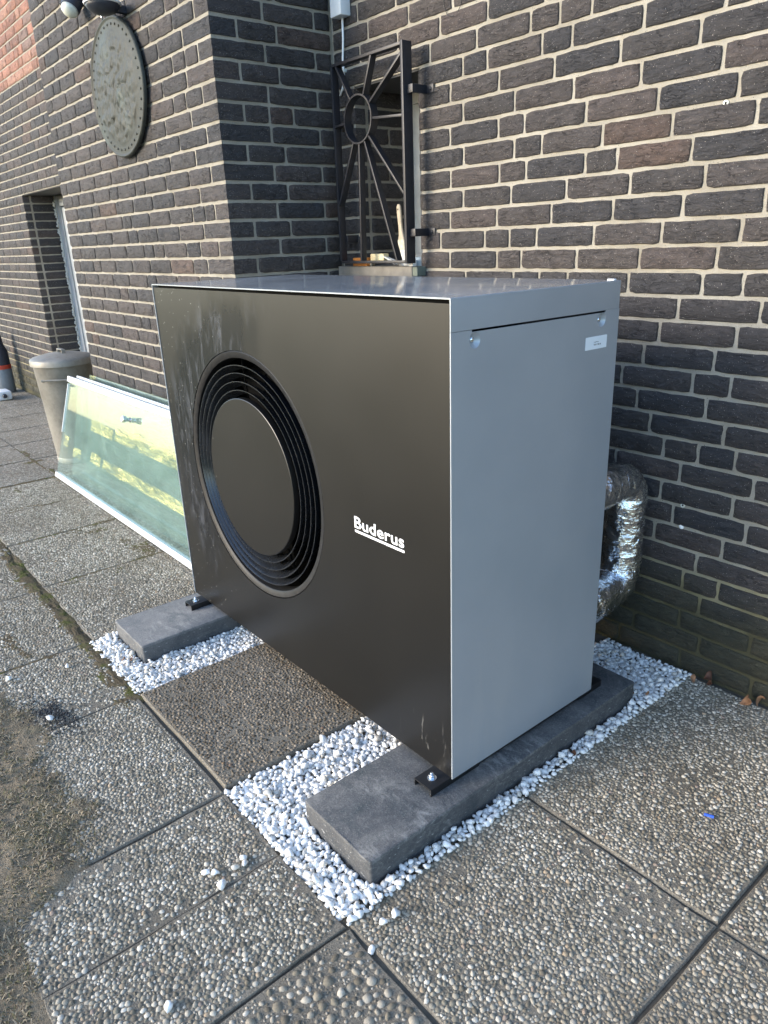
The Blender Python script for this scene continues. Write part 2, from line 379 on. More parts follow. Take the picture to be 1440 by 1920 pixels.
def glass_mat(name, tint, dirt, dcol, refl=1.0):
    t = NT(name); t.n.remove(t.b); p = t.pos()
    fr = t.node('Fresnel'); fr.inputs[0].default_value = 1.5
    gl = t.node('BsdfGlossy'); gl.inputs['Roughness'].default_value = .03; gl.inputs[0].default_value = (.95,1,.98,1)
    tr = t.node('BsdfTransparent'); tr.inputs[0].default_value = (*tint, 1)
    df = t.node('BsdfDiffuse'); df.inputs[0].default_value = (*dcol, 1)
    d = t.math('MULTIPLY', t.maprange(t.noise(t.mapping(p, (3, 3, 5)), 1.6, 5, .65, .7), .3, .75, .45, 1.35), dirt)
    m1 = t.node('MixShader'); t.l(d, m1.inputs[0]); t.l(tr.outputs[0], m1.inputs[1]); t.l(df.outputs[0], m1.inputs[2])
    m2 = t.node('MixShader'); t.l(t.math('MULTIPLY', fr.outputs[0], refl), m2.inputs[0]); t.l(m1.outputs[0], m2.inputs[1]); t.l(gl.outputs[0], m2.inputs[2])
    t.l(m2.outputs[0], t.out.inputs[0]); return t.m
M['glass'] = glass_mat('pale_green_glass', (.935,.985,.972), .085, (.50,.66,.61), .24)
M['window_glass'] = glass_mat('window_glass', (.35,.37,.38), .04, (.1,.1,.1))
M['alu'] = simple('white_aluminium', (.66,.69,.71), .35, .25, .08, 30)
M['galv'] = None
def galv_mat():
    t = NT('galvanised_steel'); p = t.pos(); n = t.noise(p, 7, 5, .65); v = t.voro(p, 60, 'Color')
    col = t.ramp(n, [(.3, (.19,.178,.155)), (.55, (.26,.245,.215)), (.75, (.32,.30,.26))])
    col = t.mix(.15, col, t.mix(t.sep(v, 0), (.15,.15,.14), (.36,.35,.33)))
    st = t.maprange(t.noise(t.mapping(p, (22, 22, 2)), 1.0, 4, .6), .56, .7, 0, .4); col = t.mix(st, col, (.20,.17,.13))
    t.set(col=col, metal=.3, rough=t.maprange(n, .3, .7, .45, .62), normal=t.bump(n, .3, .004)); return t.m
M['galv'] = galv_mat()
def bronze_mat():
    t = NT('weathered_bronze'); p = t.pos(); n = t.noise(p, 26, 5, .65, .8); g = t.node('NewGeometry').outputs['Pointiness']
    col = t.mix(t.maprange(n, .35, .65, 0, 1), (.022,.024,.021), (.042,.047,.042))
    col = t.mix(t.maprange(t.noise(p, 6, 4), .55, .7, 0, .7), col, (.05,.066,.06))
    t.set(col=col, metal=.25, rough=t.maprange(n, .3, .7, .55, .72), normal=t.bump(n, .5, .003)); return t.m
M['bronze'] = bronze_mat()
M['iron'] = simple('black_painted_iron', (.020,.021,.027), .42, .15, .3, 60, .0008)
M['sill'] = simple('weathered_stone_sill', (.19,.175,.155), .85, 0, .3, 22, .002)
M['sill_end'] = simple('mossy_stone', (.13,.15,.125), .85, 0, .2, 30, .001)
M['frame_white'] = simple('weathered_white_frame', (.48,.47,.44), .55, 0, .2, 14, .0006)
M['frame_metal'] = simple('aluminium_frame', (.46,.49,.52), .4, .35, .12, 14)
M['dark'] = simple('dark_interior', (.018,.018,.02), .8)
M['soffit'] = simple('shaded_soffit', (.05,.05,.05), .9)  # shade under the lintels painted in as dark grey
M['foam'] = simple('old_foam_sealant', (.55,.54,.50), .95, 0, .15, 60, .004)
M['white_plastic'] = simple('white_plastic', (.74,.76,.78), .4, 0, .04)
M['lens'] = simple('cloudy_plastic_lens', (.62,.64,.58), .35, 0, .15, 60)
M['navy'] = simple('dark_navy_plastic', (.03,.034,.048), .4, 0, .15, 40)
M['wood'] = simple('pale_bare_wood', (.46,.39,.29), .65, 0, .2, 60)
M['orange'] = simple('orange_varnished_wood', (.55,.20,.045), .45, 0, .3, 40)
M['bristle'] = simple('grey_white_bristles', (.58,.58,.56), .85, 0, .3, 200, .002)
M['ferrule'] = simple('paint_crusted_ferrule', (.52,.48,.38), .6, 0, .35, 70, .001)
M['paint_cream'] = simple('cream_yellow_paint', (.66,.56,.33), .6, 0, .3, 50, .001)
M['blue_grey'] = simple('pale_blue_plastic', (.42,.50,.56), .45, 0, .08)
M['leaf'] = simple('dead_leaf', (.13,.055,.03), .7, 0, .4, 60, .001)
M['leaf2'] = simple('tan_dead_leaf', (.26,.13,.065), .75, 0, .35, 60, .001)
M['blue'] = simple('blue_plastic', (.03,.10,.55), .4)
M['tape'] = None
def glint_mat():
    t = NT('painted_yellow_glint'); p = t.pos(); n = t.noise(t.mapping(p, (7, 7, 38)), 1.0, 6, .7, .8)  # yellow reflections in the glass, painted as streaky colour
    t.set(col=t.ramp(n, [(.3, (.58,.58,.16)), (.7, (.74,.74,.32))]), rough=.55, alpha=t.maprange(n, .38, .70, .0, .6)); return t.m
M['tape'] = glint_mat()
M['grit'] = simple('black_grit', (.03,.032,.036), .8, 0, .4, 200)
M['wire'] = simple('black_wire', (.03,.03,.03), .6)
M['lawn'] = simple('lawn', (.06,.075,.025), .95, 0, .4, 3, .01)
M['cream'] = simple('cream_metal', (.6,.57,.5), .5)
M['red_band'] = simple('red_band', (.5,.06,.03), .5)
M['grey_steel'] = simple('grey_painted_steel', (.2,.22,.24), .45)

# ================================================================== THE PLACE
def set_attr(me, name, vals, domain='FACE'):
    a = me.attributes.new(name, 'FLOAT', domain); a.data.foreach_set('value', np.asarray(vals, dtype=np.float32))
def plate(name, outline, holes, depth, place, mat, parent, smooth=False, back=True):
    """flat sheet with holes cut from its outline; place(a, b, d) turns sheet coordinates and depth into a point"""
    from mathutils.geometry import delaunay_2d_cdt
    pts = []; edges = []; loops = [outline] + holes
    for lp in loops:
        n0 = len(pts); pts += [Vector(p) for p in lp]; k = len(lp); edges += [(n0+i, n0+(i+1) % k) for i in range(k)]
    v, e, f, ov, oe, of = delaunay_2d_cdt(pts, edges, [], 1, 1e-7)
    def inside(p, lp):
        c = False
        for (xa, ya), (xb, yb) in zip(lp, lp[1:]+lp[:1]):
            if (ya > p[1]) != (yb > p[1]) and p[0] < (xb-xa)*(p[1]-ya)/(yb-ya)+xa: c = not c
        return c
    cen = lambda q: (sum(v[i].x for i in q)/len(q), sum(v[i].y for i in q)/len(q))
    f = [q for q in f if inside(cen(q), outline) and not any(inside(cen(q), h) for h in holes)]
    n = len(v); V = [place(p.x, p.y, 0.) for p in v] + [place(p.x, p.y, depth) for p in v]
    F = [tuple(q) for q in f]
    if back: F += [tuple(i+n for i in reversed(q)) for q in f]
    cnt = {}
    for q in f:
        for i in range(len(q)):
            a, b = q[i], q[(i+1) % len(q)]; cnt[(a, b)] = 1
    for (a, b) in cnt:
        if (b, a) not in cnt: F.append((b, a, a+n, b+n))
    me = mesh(name, V, F); bm = bmesh.new(); bm.from_mesh(me); bmesh.ops.recalc_face_normals(bm, faces=bm.faces)
    bm.to_mesh(me); bm.free()
    return add(name, me, mat, parent, smooth or 30)
def circle(cx, cy, r, n=96): return [(cx + r*math.cos(2*math.pi*i/n), cy + r*math.sin(2*math.pi*i/n)) for i in range(n)]

# ------------------------------------------------------------------ ground
g = MB(); g.add([(-400,-400,-.06),(400,-400,-.06),(400,400,-.06),(-400,400,-.06)], [(0,1,2,3)])
tag(g.build('ground', M['lawn']), 'lawn and soil stretching away round the house', 'ground', kind='structure')
paving = MB(); paving.box(-9.0, 2.6, -.94, 1.0, -.055, -.006)
paving = paving.build('paving', M['joint']); tag(paving, 'exposed aggregate concrete paving with dirt in its joints', 'paving', kind='structure')

# slabs: x0, x1, y0, y1, kind of surface (a ordinary, b coarse and sparse, c dark fine), height
SL = [(.095,.600,-.895,-.388,'b',0), (-.155,.085,-.90,-.392,'a',.001), (-.412,-.161,-.90,-.392,'a',0), (-.985,-.424,-.90,-.392,'a',.001),
      (-1.415,-.992,-.90,-.396,'a',0), (-1.985,-1.424,-.90,-.410,'a',.001), (-2.49,-1.994,-.90,-.415,'a',0), (.608,1.11,-.895,-.388,'a',0),
      (.084,.570,-.378,.160,'a',0), (.579,1.09,-.378,.160,'a',.001), (.084,.570,.168,.935,'a',.001), (.579,1.09,.168,.935,'a',0), (1.10,1.65,-.378,.935,'a',0),
      (-.978,-.430,-.378,.160,'c',.008), (-.978,-.430,.168,.935,'c',.006),
      (-2.000,-1.425,-.372,.155,'a',.001), (-1.998,-1.425,.165,.428,'a',0), (-2.59,-2.012,-.372,.150,'a',0), (-2.58,-2.010,.162,.428,'a',.002),
      (-3.09,-2.60,-.372,.152,'a',.002), (-3.09,-2.59,.163,.428,'a',0), (-3.60,-3.10,-.372,.150,'a',0), (-3.62,-3.10,.161,.428,'a',.001)]
for i in range(9):
    x1 = -3.63 - i*.52
    SL += [(x1-.51, x1-.006, -.372, .150, 'f', .001*(i % 3)), (x1-.50, x1, .160, .50, 'f', 0), (x1-.505, x1-.004, .508, .842, 'f', .001)]
for i in range(5):
    x1 = -2.50 - i*.52; SL.append((x1-.51, x1-.004, -.90, -.385, 'f', 0))

def pack(rs, sx, sy, gap, tries, seed):
    """random close packing of discs; rs = list of (radius range, wanted share)"""
    rg = np.random.default_rng(seed); cell = .016; grid = {}; out = []
    for (r0, r1), nt in zip(rs, tries):
        U = rg.random((nt, 3))
        for a, b, c in U:
            r = r0 + (r1-r0)*c; x = r + a*(sx-2*r); y = r + b*(sy-2*r); i, j = int(x/cell), int(y/cell); ok = True
            for ii in (i-1, i, i+1):
                for jj in (j-1, j, j+1):
                    for (px, py, pr) in grid.get((ii, jj), ()):
                        if (px-x)**2 + (py-y)**2 < ((pr+r)*gap)**2: ok = False; break
                    if not ok: break
                if not ok: break
            if ok: grid.setdefault((i, j), []).append((x, y, r)); out.append((x, y, r))
    return np.array(out)
TILE = {'a': [pack([(.0050,.0068), (.0038,.0050), (.0028,.0038), (.002,.0028)], .5, .5, .80, (1600+700*s, 7000, 11000, 9000), s) for s in (1, 2, 3)],
        'b': [pack([(.0075,.0105), (.005,.007), (.0025,.004)], .5, .5, .98, (700, 2500, 6000), 5)],
        'c': [pack([(.0048,.006), (.0035,.0045), (.0022,.0032)], .5, .5, .9, (3000, 9000, 10000), 6)]}
def domes(T, x0, x1, y0, y1, ztop, seed, proud=.35):
    """half-sunk stones, one low dome each, joined"""
    rg = np.random.default_rng(seed); T = T.copy()
    if rg.random() < .5: T[:, 0] = .5 - T[:, 0]
    if rg.random() < .5: T[:, 1] = .5 - T[:, 1]
    if rg.random() < .5: T[:, [0, 1]] = T[:, [1, 0]]
    # whole stones only: tile the packed patch over the slab instead of stretching it
    reps = []
    nx = math.ceil((x1-x0)/.5); ny = math.ceil((y1-y0)/.5)
    for a in range(nx):
        for b in range(ny):
            q = T.copy(); q[:, 0] += x0 + a*.5; q[:, 1] += y0 + b*.5; reps.append(q)
    P = np.concatenate(reps); keep = (P[:, 0]+P[:, 2]*.7 < x1) & (P[:, 1]+P[:, 2]*.7 < y1); P = P[keep]
    worn = np.array([mnoise.noise(Vector((a*7, b*7, seed*1.7))) for a, b in P[:, :2]]); keep = rg.random(len(P)) < np.clip(1.12 - .9*np.clip(worn, 0, 1), .35, .985); P = P[keep]
    n = len(P); k = 8; ang = np.arange(k)*2*np.pi/k
    ec = .58 + .42*rg.random(n); th = rg.random(n)*np.pi; hgt = P[:, 2]*(.22 + proud*rg.random(n))
    V = np.zeros((n, 2*k+1, 3)); ca, sa = np.cos(th), np.sin(th)
    for lay, (rad, zz) in enumerate(((1.10, -.35), (.80, .74))):
        jit = 1 + .38*(rg.random((n, k))-.5)
        lx = P[:, 2, None]*rad*jit*np.cos(ang)[None]; ly = P[:, 2, None]*rad*jit*np.sin(ang)[None]*ec[:, None]
        V[:, lay*k:(lay+1)*k, 0] = P[:, 0, None] + lx*ca[:, None] - ly*sa[:, None]
        V[:, lay*k:(lay+1)*k, 1] = P[:, 1, None] + lx*sa[:, None] + ly*ca[:, None]
        V[:, lay*k:(lay+1)*k, 2] = ztop + zz*hgt[:, None] + (.55*hgt[:, None]*(rg.random((n, k))-.5) if lay else 0)
    V[:, 2*k, 0] = P[:, 0]; V[:, 2*k, 1] = P[:, 1]; V[:, 2*k, 2] = ztop + hgt
    fq = np.array([[i, (i+1) % k, k+(i+1) % k, k+i] for i in range(k)]); ft = np.array([[k+i, k+(i+1) % k, 2*k] for i in range(k)])
    off = (np.arange(n)*(2*k+1))
    Q = (fq[None] + off[:, None, None]).reshape(-1, 4); Tt = (ft[None] + off[:, None, None]).reshape(-1, 3)
    me = bpy.data.meshes.new('aggregate'); nv = n*(2*k+1); me.vertices.add(nv); me.vertices.foreach_set('co', V.reshape(-1))
    nl = Q.size + Tt.size; me.loops.add(nl); me.loops.foreach_set('vertex_index', np.concatenate([Q.reshape(-1), Tt.reshape(-1)]).astype(np.int32))
    npoly = len(Q) + len(Tt); me.polygons.add(npoly)
    st = np.concatenate([np.arange(len(Q))*4, Q.size + np.arange(len(Tt))*3]).astype(np.int32); me.polygons.foreach_set('loop_start', st)
    me.update(calc_edges=True); me.validate()
    rr = rg.random(n); set_attr(me, 'rnd', np.concatenate([np.repeat(rr, k), np.repeat(rr, k)])[:len(me.polygons)])
    me.polygons.foreach_set('use_smooth', [True]*len(me.polygons))
    return me
for si, (x0, x1, y0, y1, kd, dz) in enumerate(SL):
    ex = .0026 if x0 < .05 else .0012; x0 -= ex; x1 += ex; y0 -= ex; y1 += ex
    rg = random.Random(si*13+5); pts = []
    def edge(a, b, n):
        for i in range(n):
            t_ = i/n; c = 1 if 0 < i < n else 2.2
            pts.append((a[0]+(b[0]-a[0])*t_ + rg.uniform(-.002, .002)*c, a[1]+(b[1]-a[1])*t_ + rg.uniform(-.002, .002)*c))
    n = 10 if kd != 'f' else 4
    edge((x0,y0),(x1,y0),n); edge((x1,y0),(x1,y1),n); edge((x1,y1),(x0,y1),n); edge((x0,y1),(x0,y0),n)
    zt = dz; cx, cy = (x0+x1)/2, (y0+y1)/2; N = len(pts)
    V = [(px, py, -.05) for px, py in pts] + [(px, py, zt-.004) for px, py in pts] + [(cx+(px-cx)*.988, cy+(py-cy)*.988, zt) for px, py in pts]
    F = [(i, (i+1) % N, N+(i+1) % N, N+i) for i in range(N)] + [(N+i, N+(i+1) % N, 2*N+(i+1) % N, 2*N+i) for i in range(N)] + [tuple(range(2*N, 3*N))]
    me = mesh('slab', V, F); set_attr(me, 'near', [0. if kd == 'f' else 1.]*len(me.polygons))
    so = add('slab', me, M['slab'], paving)
    if kd != 'f':
        T = TILE[kd][si % len(TILE[kd])]
        ag = domes(T, x0+.003, x1-.003, y0+.003, y1-.003, zt, si); set_attr(ag, 'tone', [1. if kd == 'c' else (.25 if kd == 'b' else 0.)]*len(ag.polygons))
        ao = add('aggregate', ag, M['agg'], so); tag(ao, kind='stuff')

# ------------------------------------------------------------------ white pebble beds
def ico(sub, seed, amp=.12, flat=(1, .78, .62)):
    bm = bmesh.new(); bmesh.ops.create_icosphere(bm, subdivisions=sub, radius=1)
    for v in bm.verts:
        d = 1 + amp*mnoise.noise(v.co*1.1 + Vector((seed*7.3, seed*3.1, 0))) + amp*.35*mnoise.noise(v.co*2.6 + Vector((0, seed*5.7, 0)))
        v.co = Vector((v.co.x*flat[0]*d, v.co.y*flat[1]*d, v.co.z*flat[2]*d))
    me = bpy.data.meshes.new('pebble'); bm.to_mesh(me); bm.free(); me.polygons.foreach_set('use_smooth', [True]*len(me.polygons)); return me
PEB = [ico(2, s, .62, (1, random.uniform(.66, .9), random.uniform(.5, .75))) for s in range(9)]
for q in PEB: q.materials.append(M['pebble'])
PLO = [ico(1, s+20, .6, (1, random.uniform(.66, .9), random.uniform(.5, .75))) for s in range(7)]
def np_mesh(me):
    v = np.zeros(len(me.vertices)*3); me.vertices.foreach_get('co', v); f = np.zeros(len(me.loops), dtype=np.int64); me.loops.foreach_get('vertex_index', f)
    return v.reshape(-1, 3), f.reshape(-1, 3)
PLOn = [np_mesh(q) for q in PLO]
def join_meshes(name, items, attr_vals):
    """items: (verts, tris) placed; one joined mesh with a random value for each piece"""
    V = []; F = []; A = []; o = 0
    for (v, f), a in zip(items, attr_vals):
        V.append(v); F.append(f+o); A.append(np.full(len(f), a)); o += len(v)
    V = np.concatenate(V); F = np.concatenate(F); me = bpy.data.meshes.new(name)
    me.vertices.add(len(V)); me.vertices.foreach_set('co', V.reshape(-1)); me.loops.add(F.size); me.loops.foreach_set('vertex_index', F.reshape(-1).astype(np.int32))
    me.polygons.add(len(F)); me.polygons.foreach_set('loop_start', (np.arange(len(F))*3).astype(np.int32)); me.update(calc_edges=True)
    set_attr(me, 'rnd', np.concatenate(A)); me.polygons.foreach_set('use_smooth', [True]*len(F)); return me
def rotm(a, b, c): return np.array(Euler((a, b, c)).to_matrix())
BEDS = [('near', -.424, .083, -.385, .942, (-.2015, .0505, -.292, .697), 'white pebble bed round the kerb stone under the unit corner with the lettering'),
        ('far', -1.416, -.982, -.385, .93, (-1.3905, -1.1435, -.300, .69), 'white pebble bed round the kerb stone under the fan end of the unit')]
singles = []
for bi, (tag_, x0, x1, y0, y1, pl, lab) in enumerate(BEDS):
    b = MB(); b.box(x0, x1, y0, y1, -.05, -.0095); bed = b.build('pebble_bed', M['bed']); tag(bed, lab, 'pebble bed', 'beds of white pebbles', 'structure')
    xa, ya = x0-.006, y0-.009
    P = pack([(.0075,.0098), (.0060,.0075), (.0044,.0060)], x1-x0+.022, y1-y0+.012, .72, (9000, 14000, 16000), 31+bi)
    Q = pack([(.0080,.0105), (.0060,.0080)], x1-x0, y1-y0, .74, (9000, 9000), 51+bi)
    S_ = pack([(.0075,.0100), (.006,.0075)], x1-x0, y1-y0, 1.05, (1600, 1600), 71+bi)
    rg = np.random.default_rng(90+bi); rest = []; ra = []
    for lay, A in ((1, P), (0, Q), (2, S_)):
        for (px, py, r) in A:
            X = xa + px; Y = ya + py
            if pl[0]-r*.3 < X < pl[1]+r*.3 and pl[2]-r*.3 < Y < pl[3]+r*.3: continue
            hid = (bi == 0 and X < -.21 and .22 < Y) or (bi == 1 and Y > .30)
            if hid: continue
            mound = .006*max(0, 1-min(abs(X-pl[0]), abs(X-pl[1]), abs(Y-pl[2]) if Y < pl[2] else 9)/.06)
            if lay == 2 and rg.random() > .45: continue
            Z = (-.0060 if lay == 1 else (-.0105 if lay == 0 else .0035)) + rg.uniform(-.0025, .003) + mound + (.003 if bi == 0 else .004)
            if X > x1-.012 and bi == 0: Z += .004
            rot = (rg.normal(0, .38), rg.normal(0, .38), rg.uniform(0, 6.283)); sc = r*1.12*rg.choice((.85, 1., 1., 1.18))
            u, v, z = proj((X, Y, Z))
            if lay >= 1 and 0 < u < 1440 and 0 < v < 1920 and (Y < .02 if bi else (Y < .1 and X < -.05) or X > -.01): singles.append((sc/z, X, Y, Z, rot, sc, bed, lay))
            k = rg.integers(len(PLOn)); vv, ff = PLOn[k]; rest.append(((vv*sc) @ rotm(*rot).T + np.array([X, Y, Z]), ff)); ra.append((X, Y, Z))
    bed['_rest'] = bi; BEDS[bi] = (bed, rest, ra)
singles.sort(key=lambda s: -s[0]); top = singles[:300]; used = {(s[1], s[2], s[3]) for s in top}
for s in top:
    o = bpy.data.objects.new('pebble', PEB[random.randrange(len(PEB))]); link(o); o.parent = s[6]; o.location = (s[1], s[2], s[3]); o.rotation_euler = s[4]; o.scale = (s[5],)*3
for bed, rest, ra in BEDS:
    del bed['_rest']
    it = [r for r, p in zip(rest, ra) if p not in used]
    tag(add('pebbles', join_meshes('pebbles', it, RNG.random(len(it))), M['pebble_a'], bed), kind='stuff')
# stray pebbles on the slabs
STR = [((-.219,-.541), 'lone white pebble at the outer end of the loose row on the slab'), ((-.203,-.527), 'white pebble second in the loose row, beside the outermost one'), ((-.165,-.53), 'white pebble lying apart below the loose row on the slab'),
       ((-.187,-.485), 'white pebble lying before the touching pair on the slab'), ((-.199,-.459), None), ((-.184,-.464), None), ((.012,-.73), 'white pebble alone near the worn joint by the lawn edge'),
       ((.162,-.38), 'bluish white pebble lodged in the dark open joint'), ((-1.355,-.666), 'white pebble beside the moss at the soil edge'), ((-1.042,-.63), 'white pebble beside the patch of black grit'),
       ((.135,-.328), 'white pebble spilled past the tip of the near pebble bed'), ((.136,-.298), 'white pebble spilled on the slab beside the kerb stone tip'), ((-1.30,-.50), 'white pebble on the slab before the far pebble bed')]
for i, ((X, Y), lab) in enumerate(STR):
    o = bpy.data.objects.new('stray_pebble', PEB[i % 9]); link(o); r = random.uniform(.0085, .0115); o.scale = (r, r, r); o.location = (X, Y, .0025 + r*.5 - (.008 if i == 7 else 0)); o.rotation_euler = (random.uniform(-.2,.2), random.uniform(-.2,.2), random.uniform(0, 6))
    tag(o, lab or 'one of two white pebbles touching each other on the bare slab', 'pebble', 'loose white pebbles on the slabs')

# ------------------------------------------------------------------ kerb stones under the unit
def kerb(x0, x1, y0, y1, label, mat):
    bm = bmesh.new(); bmesh.ops.create_cube(bm, size=1)
    for v in bm.verts: v.co = Vector(((x0+x1)/2 + v.co.x*(x1-x0), (y0+y1)/2 + v.co.y*(y1-y0), .0225 + v.co.z*.085))
    bmesh.ops.bevel(bm, geom=[e for e in bm.edges if abs(e.verts[0].co.z-e.verts[1].co.z) > .01], offset=.007, segments=3, profile=.5, affect='EDGES')
    bmesh.ops.bevel(bm, geom=[e for e in bm.edges if e.verts[0].co.z > .06 and e.verts[1].co.z > .06], offset=.0022, segments=2, profile=.5, affect='EDGES')
    bmesh.ops.subdivide_edges(bm, edges=[e for e in bm.edges if e.calc_length() > .2], cuts=14, use_grid_fill=True)
    for v in bm.verts: v.co += Vector((fnoise(*v.co, 31), fnoise(v.co.y, v.co.z, v.co.x, 29), .6*fnoise(v.co.z, v.co.x, v.co.y, 23)))*.0016
    me = bpy.data.meshes.new('kerb_stone'); bm.to_mesh(me); bm.free()
    return tag(add('kerb_stone', me, mat, None, 40), label, 'kerb stone', 'kerb stones carrying the heat pump')
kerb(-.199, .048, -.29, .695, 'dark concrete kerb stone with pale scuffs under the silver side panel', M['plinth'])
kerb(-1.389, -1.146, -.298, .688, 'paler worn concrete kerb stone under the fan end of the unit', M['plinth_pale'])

# ------------------------------------------------------------------ heat pump
hp = thing('heat_pump', (-.68, .27, .065), 'large charcoal and silver heat pump outdoor unit with round fan grille', 'heat pump')
W, D, Z0, Z1, ZS = 1.3634, .5471, .085, 1.185, 1.1225
side = [(0,Z0),(D,Z0),(D,ZS-.0004),(.4934,ZS-.0004),(.4934,ZS-.0045),(.057,ZS-.0045),(.057,ZS-.0009),(0,ZS-.0009)]
SCR = [(.0647,1.1038-.002), (.4791,1.1044-.002)]
plate('side_panel', side, [circle(y, z, .0158, 40) for y, z in SCR], .003, lambda a, b, d: (-d, a, b), M['silver'], hp)
plate('side_panel', [(0,Z0),(D,Z0),(D,ZS-.001),(0,ZS-.001)], [], .003, lambda a, b, d: (-W+d, a, b), M['silver'], hp)
for i, (y, z) in enumerate(SCR):
    d = MB().lathe([(.0160, -.0001), (.0150, -.0012), (.0105, -.0052), (.006, -.0076), (0, -.008)], 32, (0, y, z), 'x', cap=False).build('screw_recess', M['silver'], hp, True)
    MB().lathe([(0, .0022), (.0035, .0020), (.0058, .0006), (.006, -.002)], 20, (-.0072, y, z), 'x').build('screw', M['zinc'], d, True)
bm = bmesh.new(); bmesh.ops.create_cube(bm, size=1)
for v in bm.verts: v.co = Vector((-W/2 + v.co.x*W, D/2 + v.co.y*D, (ZS+Z1)/2 + v.co.z*(Z1-ZS)))
bmesh.ops.delete(bm, geom=[f for f in bm.faces if f.normal.y < -.9 or f.normal.z < -.9], context='FACES')
bmesh.ops.bevel(bm, geom=[e for e in bm.edges if len(e.link_faces) == 2], offset=.003, segments=4, profile=.5, affect='EDGES')
bmesh.ops.solidify(bm, geom=bm.faces[:], thickness=.0028)
me = bpy.data.meshes.new('lid'); bm.to_mesh(me); bm.free(); b = add('lid', me, M['silver'], hp, 30)
b.data.materials.append(M['silver_top'])
for p in b.data.polygons:
    if p.normal.z > .95 and p.center.z > Z1-.003: p.material_index = 1
MB().box(-.030, -.012, D-.012, D-.002, Z1-.0005, Z1+.0025).build('lid_clip', M['white_plastic'], hp, False, .0008)
MB().box(-W+.003, -.003, D-.003, D, Z0, ZS-.001).build('back_panel', M['silver'], hp)
MB().box(-W+.003, -.014, .22, D-.003, Z0+.001, ZS-.003).build('inner_housing', M['black_plastic'], hp)
MB().box(-W+.003, -.003, .012, .22, Z0+.0005, Z0+.004).build('base_plate', M['black_plastic'], hp)
FX, FZ = -.840, .6465
fp = plate('front_panel', [(-W+.002, Z0-.002), (-.0068, Z0-.002), (-.0068, Z1-.0105), (-W+.002, Z1-.0105)], [circle(FX, FZ, .371, 160)], .018, lambda a, b, d: (a, .0025+d, b), M['front'], hp)
MB().box(-.0068, -.0031, .020, .026, Z0, Z1-.004).box(-W+.004, -.0032, .020, .026, Z1-.0115, Z1-.0028).build('front_gap_shade', M['gap'], hp)  # black strips added so the open gap round the panel stays dark
bb = plate('fan_bulkhead', [(-W+.004, Z0+.005), (-.004, Z0+.005), (-.004, ZS-.002), (-W+.004, ZS-.002)], [circle(FX, FZ, .352, 96)], .003, lambda a, b, d: (a, .05+d, b), M['gap'], hp)
# fan ring: rim, groove, four louvre rings, radial ribs, centre disc
MB().lathe([(.3695, .014), (.3695, .0045), (.3675, .003), (.353, .0055), (.3495, .009), (.3475, .048), (.3515, .048), (.3535, .014)], 160, (FX, 0, FZ), 'y', True).build('fan_rim', M['rim'], hp, 40)
for r in (.2590, .2832, .3074, .3297):
    MB().lathe([(r-.0010, .0045), (r+.0012, .0045), (r-.0125, .036), (r-.0147, .036)], 144, (FX, 0, FZ), 'y', True).build('louvre_ring', M['ring'], hp, 40)
disc = MB().lathe([(0, -.0022), (.12, -.0023), (.2345, -.0024), (.2362, -.0014), (.2366, .001), (.2366, .016), (.225, .018)], 144, (FX, 0, FZ), 'y').build('centre_disc', M['front'], hp, 12)
for i in range(16):
    q = 2*math.pi*(i+.35)/16; c, s_ = math.cos(q), math.sin(q)
    MB().bar((FX+.232*c, .038, FZ+.232*s_), (FX+.350*c, .038, FZ+.350*s_), .0014, .005).build('rib', M['gap'], hp)
MB().lathe([(.352, .05), (.350, .16), (.33, .215), (0, .218)], 96, (FX, 0, FZ), 'y', cap=False).build('fan_well', M['gap'], hp, 40)
fan = MB().lathe([(0, .10), (.085, .105), (.09, .12), (.09, .19)], 48, (FX, 0, FZ), 'y').build('fan_hub', M['gap'], hp, 40)
for i in range(5):
    v = []; n = 6
    for a in range(n+1):
        for k in range(5):
            q = 2*math.pi*i/5 + .9*a/n + .15*k/4; r = .085 + .25*k/4
            v.append((FX + r*math.cos(q), .185 - .07*a/n, FZ + r*math.sin(q)))
    f = [(a*5+k, a*5+k+1, (a+1)*5+k+1, (a+1)*5+k) for a in range(n) for k in range(4)]
    add('fan_blade', mesh('fan_blade', v, f), M['gap'], fan, True)
# lettering
def lettering(name, body, width, height, place, mat, parent, off=.0, depth=.0006):
    cu = bpy.data.curves.new(name, 'FONT'); cu.body = body; cu.size = 1; cu.offset = off; cu.space_character = 1.04; cu.extrude = .02; cu.resolution_u = 6
    to = bpy.data.objects.new(name, cu); link(to); dg = bpy.context.evaluated_depsgraph_get(); dg.update()
    me = bpy.data.meshes.new_from_object(to.evaluated_get(dg)); bpy.data.objects.remove(to); bpy.data.curves.remove(cu)
    n = len(me.vertices); v = np.zeros(n*3); me.vertices.foreach_get('co', v); v = v.reshape(-1, 3)
    lo, hi = v.min(0), v.max(0); v[:, 0] = (v[:, 0]-lo[0])/(hi[0]-lo[0])*width; v[:, 1] = (v[:, 1]-lo[1])/(hi[1]-lo[1])*height; v[:, 2] = (v[:, 2]-lo[2])/(hi[2]-lo[2])*depth
    me.vertices.foreach_set('co', np.array([place(*p) for p in v]).reshape(-1)); me.materials.clear(); me.update()
    return add(name, me, mat, parent)
lo = lettering('lettering', 'Buderus', .1835, .0305, lambda a, b, d: (-.3378+a, .0023-d, .6335+b), M['white_print'], fp, off=.014)
MB().box(-.3372, -.1538, .0016, .0023, .6225, .6285).build('lettering_underline', M['white_print'], fp)
lb = plate('type_label', [(.4235+.0805*i, z) for i, z in ((0,1.0400),(.02,1.0392),(.98,1.0392),(1,1.0400),(1,1.0670),(.98,1.0678),(.02,1.0678),(0,1.0670))], [], .0005, lambda a, b, d: (.0006-d, a, b), M['label'], hp)
